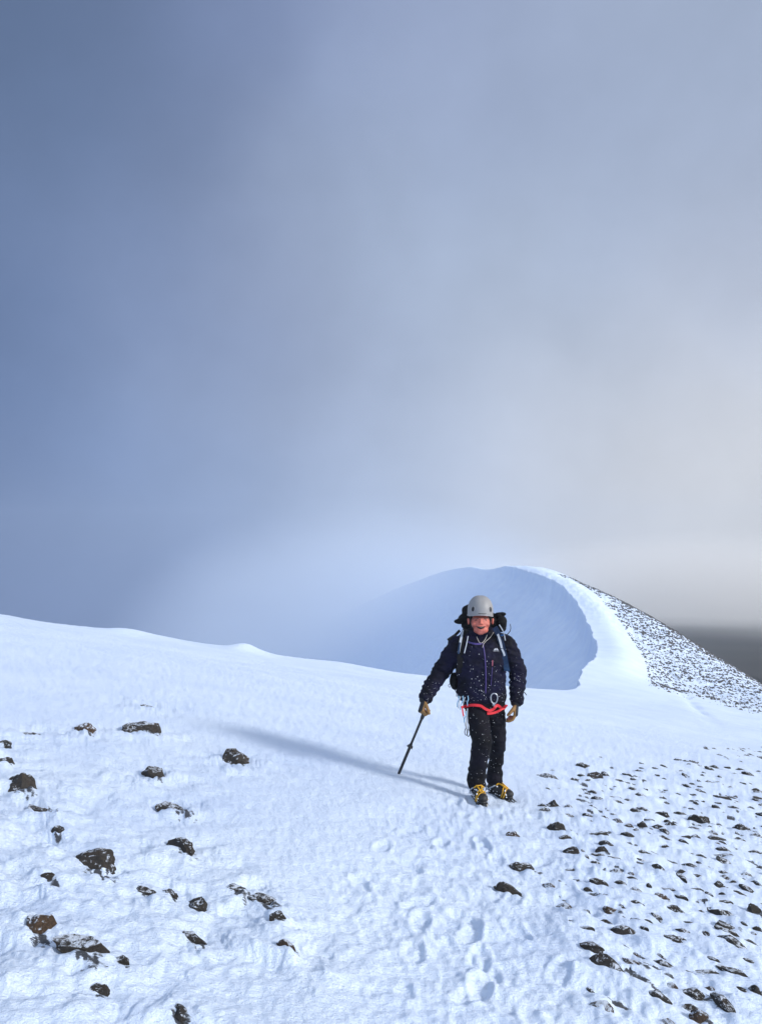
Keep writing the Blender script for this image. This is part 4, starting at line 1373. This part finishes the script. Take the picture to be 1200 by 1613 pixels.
strap_on('webbing', [(737, 1002), (734.5, 1015), (731, 1029)], .0085, M_WEB, st, .022, .003)
strap_on('adjuster_tail', [(724, 1012), (722.5, 1022), (722, 1030)], .017, M_STRAP, st, .028, .003)
st = strap_on('shoulder_strap', [(779, 988), (784, 998), (788, 1010), (792, 1024), (795, 1040), (798, 1056)], .052, M_STRAP, pack, .012, .014)
strap_on('webbing', [(780, 990), (784, 1000), (787.5, 1010), (790, 1021)], .020, M_WEB, st, .024, .003)
strap_on('webbing', [(786, 984), (791, 992), (794, 1000), (795.5, 1009)], .0085, M_WEB, st, .022, .003)
strap_on('webbing', [(790, 1022), (793, 1028), (794.5, 1034)], .018, M_WEB, st, .024, .003)
b = bmesh.new(); box(b, on(791, 1000.5, .03), (.04, .008, .010), Quaternion((0, 1, 0), R(-5)), .002); part('buckle', b, pbr('blue_buckle', (.01, .10, .30), .4), st)
b = bmesh.new()
tube(b, [L(797, 1001, .04), L(801, 997, .06), L(803, 994, .08), L(804.2, 989.5, .08), L(803.2, 983, .08)], [.004, .004, .004, .0035, .003], 6); part('strap_end', b, M_BLACK, pack)
b = bmesh.new(); ribbon(b, [L(724, 993, .06), L(716, 1001, .04), L(709, 1005.5, .03), L(705, 1008.5, .02)], .026, .006); part('strap_end', b, M_BLACK, pack)
b = bmesh.new(); tube(b, [L(821, 1087, -.05), L(826, 1091, -.06), L(829, 1095, -.06)], .004, 6); part('cuff_tab', b, M_BLACK, jacket)

# snow flecks caught on the clothes ----------------------------------------
b = bmesh.new(); rg = random.Random(9); cnt = 0
pbv = BVHTree.FromPolygons([v.co for v in pbody.data.vertices], [p_.vertices[:] for p_ in pbody.data.polygons])
while cnt < 270:
    z_ = rg.random()
    if z_ < .58: u, v = rg.gauss(768, 25), 1105 - abs(rg.gauss(0, 42))
    elif z_ < .82: u, v = rg.gauss(765, 17), rg.uniform(1100, 1235)
    elif z_ < .92: u, v = rg.gauss(677, 8), rg.uniform(1070, 1108)
    else: u, v = rg.gauss(814, 7), rg.uniform(1060, 1112)
    d = Vector(ray(u, v)).normalized(); hit = None
    for tr in (jbvh, tbvh):
        loc, nrm, idx, dd = tr.ray_cast(-OR, d)
        if loc is not None and (hit is None or dd < hit[1]): hit = (loc, dd)
    if not hit: continue
    r_ = rg.choice([.0011, .0012, .0014, .0016, .0018, .0022, .0030])
    ball(b, hit[0] - d * (r_ * .5), (r_ * rg.uniform(.9, 1.3), r_, r_), seg=6); cnt += 1
fl = part('snow_flecks', b, M_FLECK, person); fl['kind'] = 'stuff'

# walking pole -----------------------------------------------------------------
base = ground_at(628, 1219)
foot = Vector((base[0], base[1], Hpt(base[0], base[1])))
top = OR + GRIP
pole = empty('walking_pole', foot, 'black walking pole planted in the snow under the climber\'s gloved right hand', 'walking pole')
PL_ = lambda f: (foot.lerp(top, f)) - foot
b = bmesh.new(); tube(b, [PL_(-.04), PL_(.02), PL_(.50)], [.010, .0145, .0145], 14); part('lower_shaft', b, M_POLE, pole)
b = bmesh.new(); tube(b, [PL_(.50), PL_(.97)], [.0120, .0120], 14); part('upper_shaft', b, M_POLE, pole)
b = bmesh.new(); ax = (top - foot).normalized()
tube(b, [PL_(.455), PL_(.462), PL_(.468)], [.021, .027, .020], 16)
for k in range(3):
    a2, b2 = frame_of(ax); t = 2.1 * k + .3
    tube(b, [PL_(.462), PL_(.462) + (a2 * math.cos(t) + b2 * math.sin(t)) * .034], .004, 6)
part('collar', b, M_BLACK, pole)
b = bmesh.new(); tube(b, [PL_(.90), PL_(.93), PL_(.99), PL_(1.02)], [.014, .018, .019, .014], 14); part('grip', b, M_BLACK, pole)
# ------------------------------------------------------------------ render settings
SC.view_settings.view_transform = 'Standard'
SC.view_settings.look = 'None'
SC.view_settings.exposure = 0.0
SC.view_settings.gamma = 1.0
SC.render.engine = 'CYCLES'
SC.cycles.use_denoising = True
SC.cycles.volume_bounces = 3
SC.cycles.max_bounces = 6
SC.cycles.volume_step_rate = 2.0
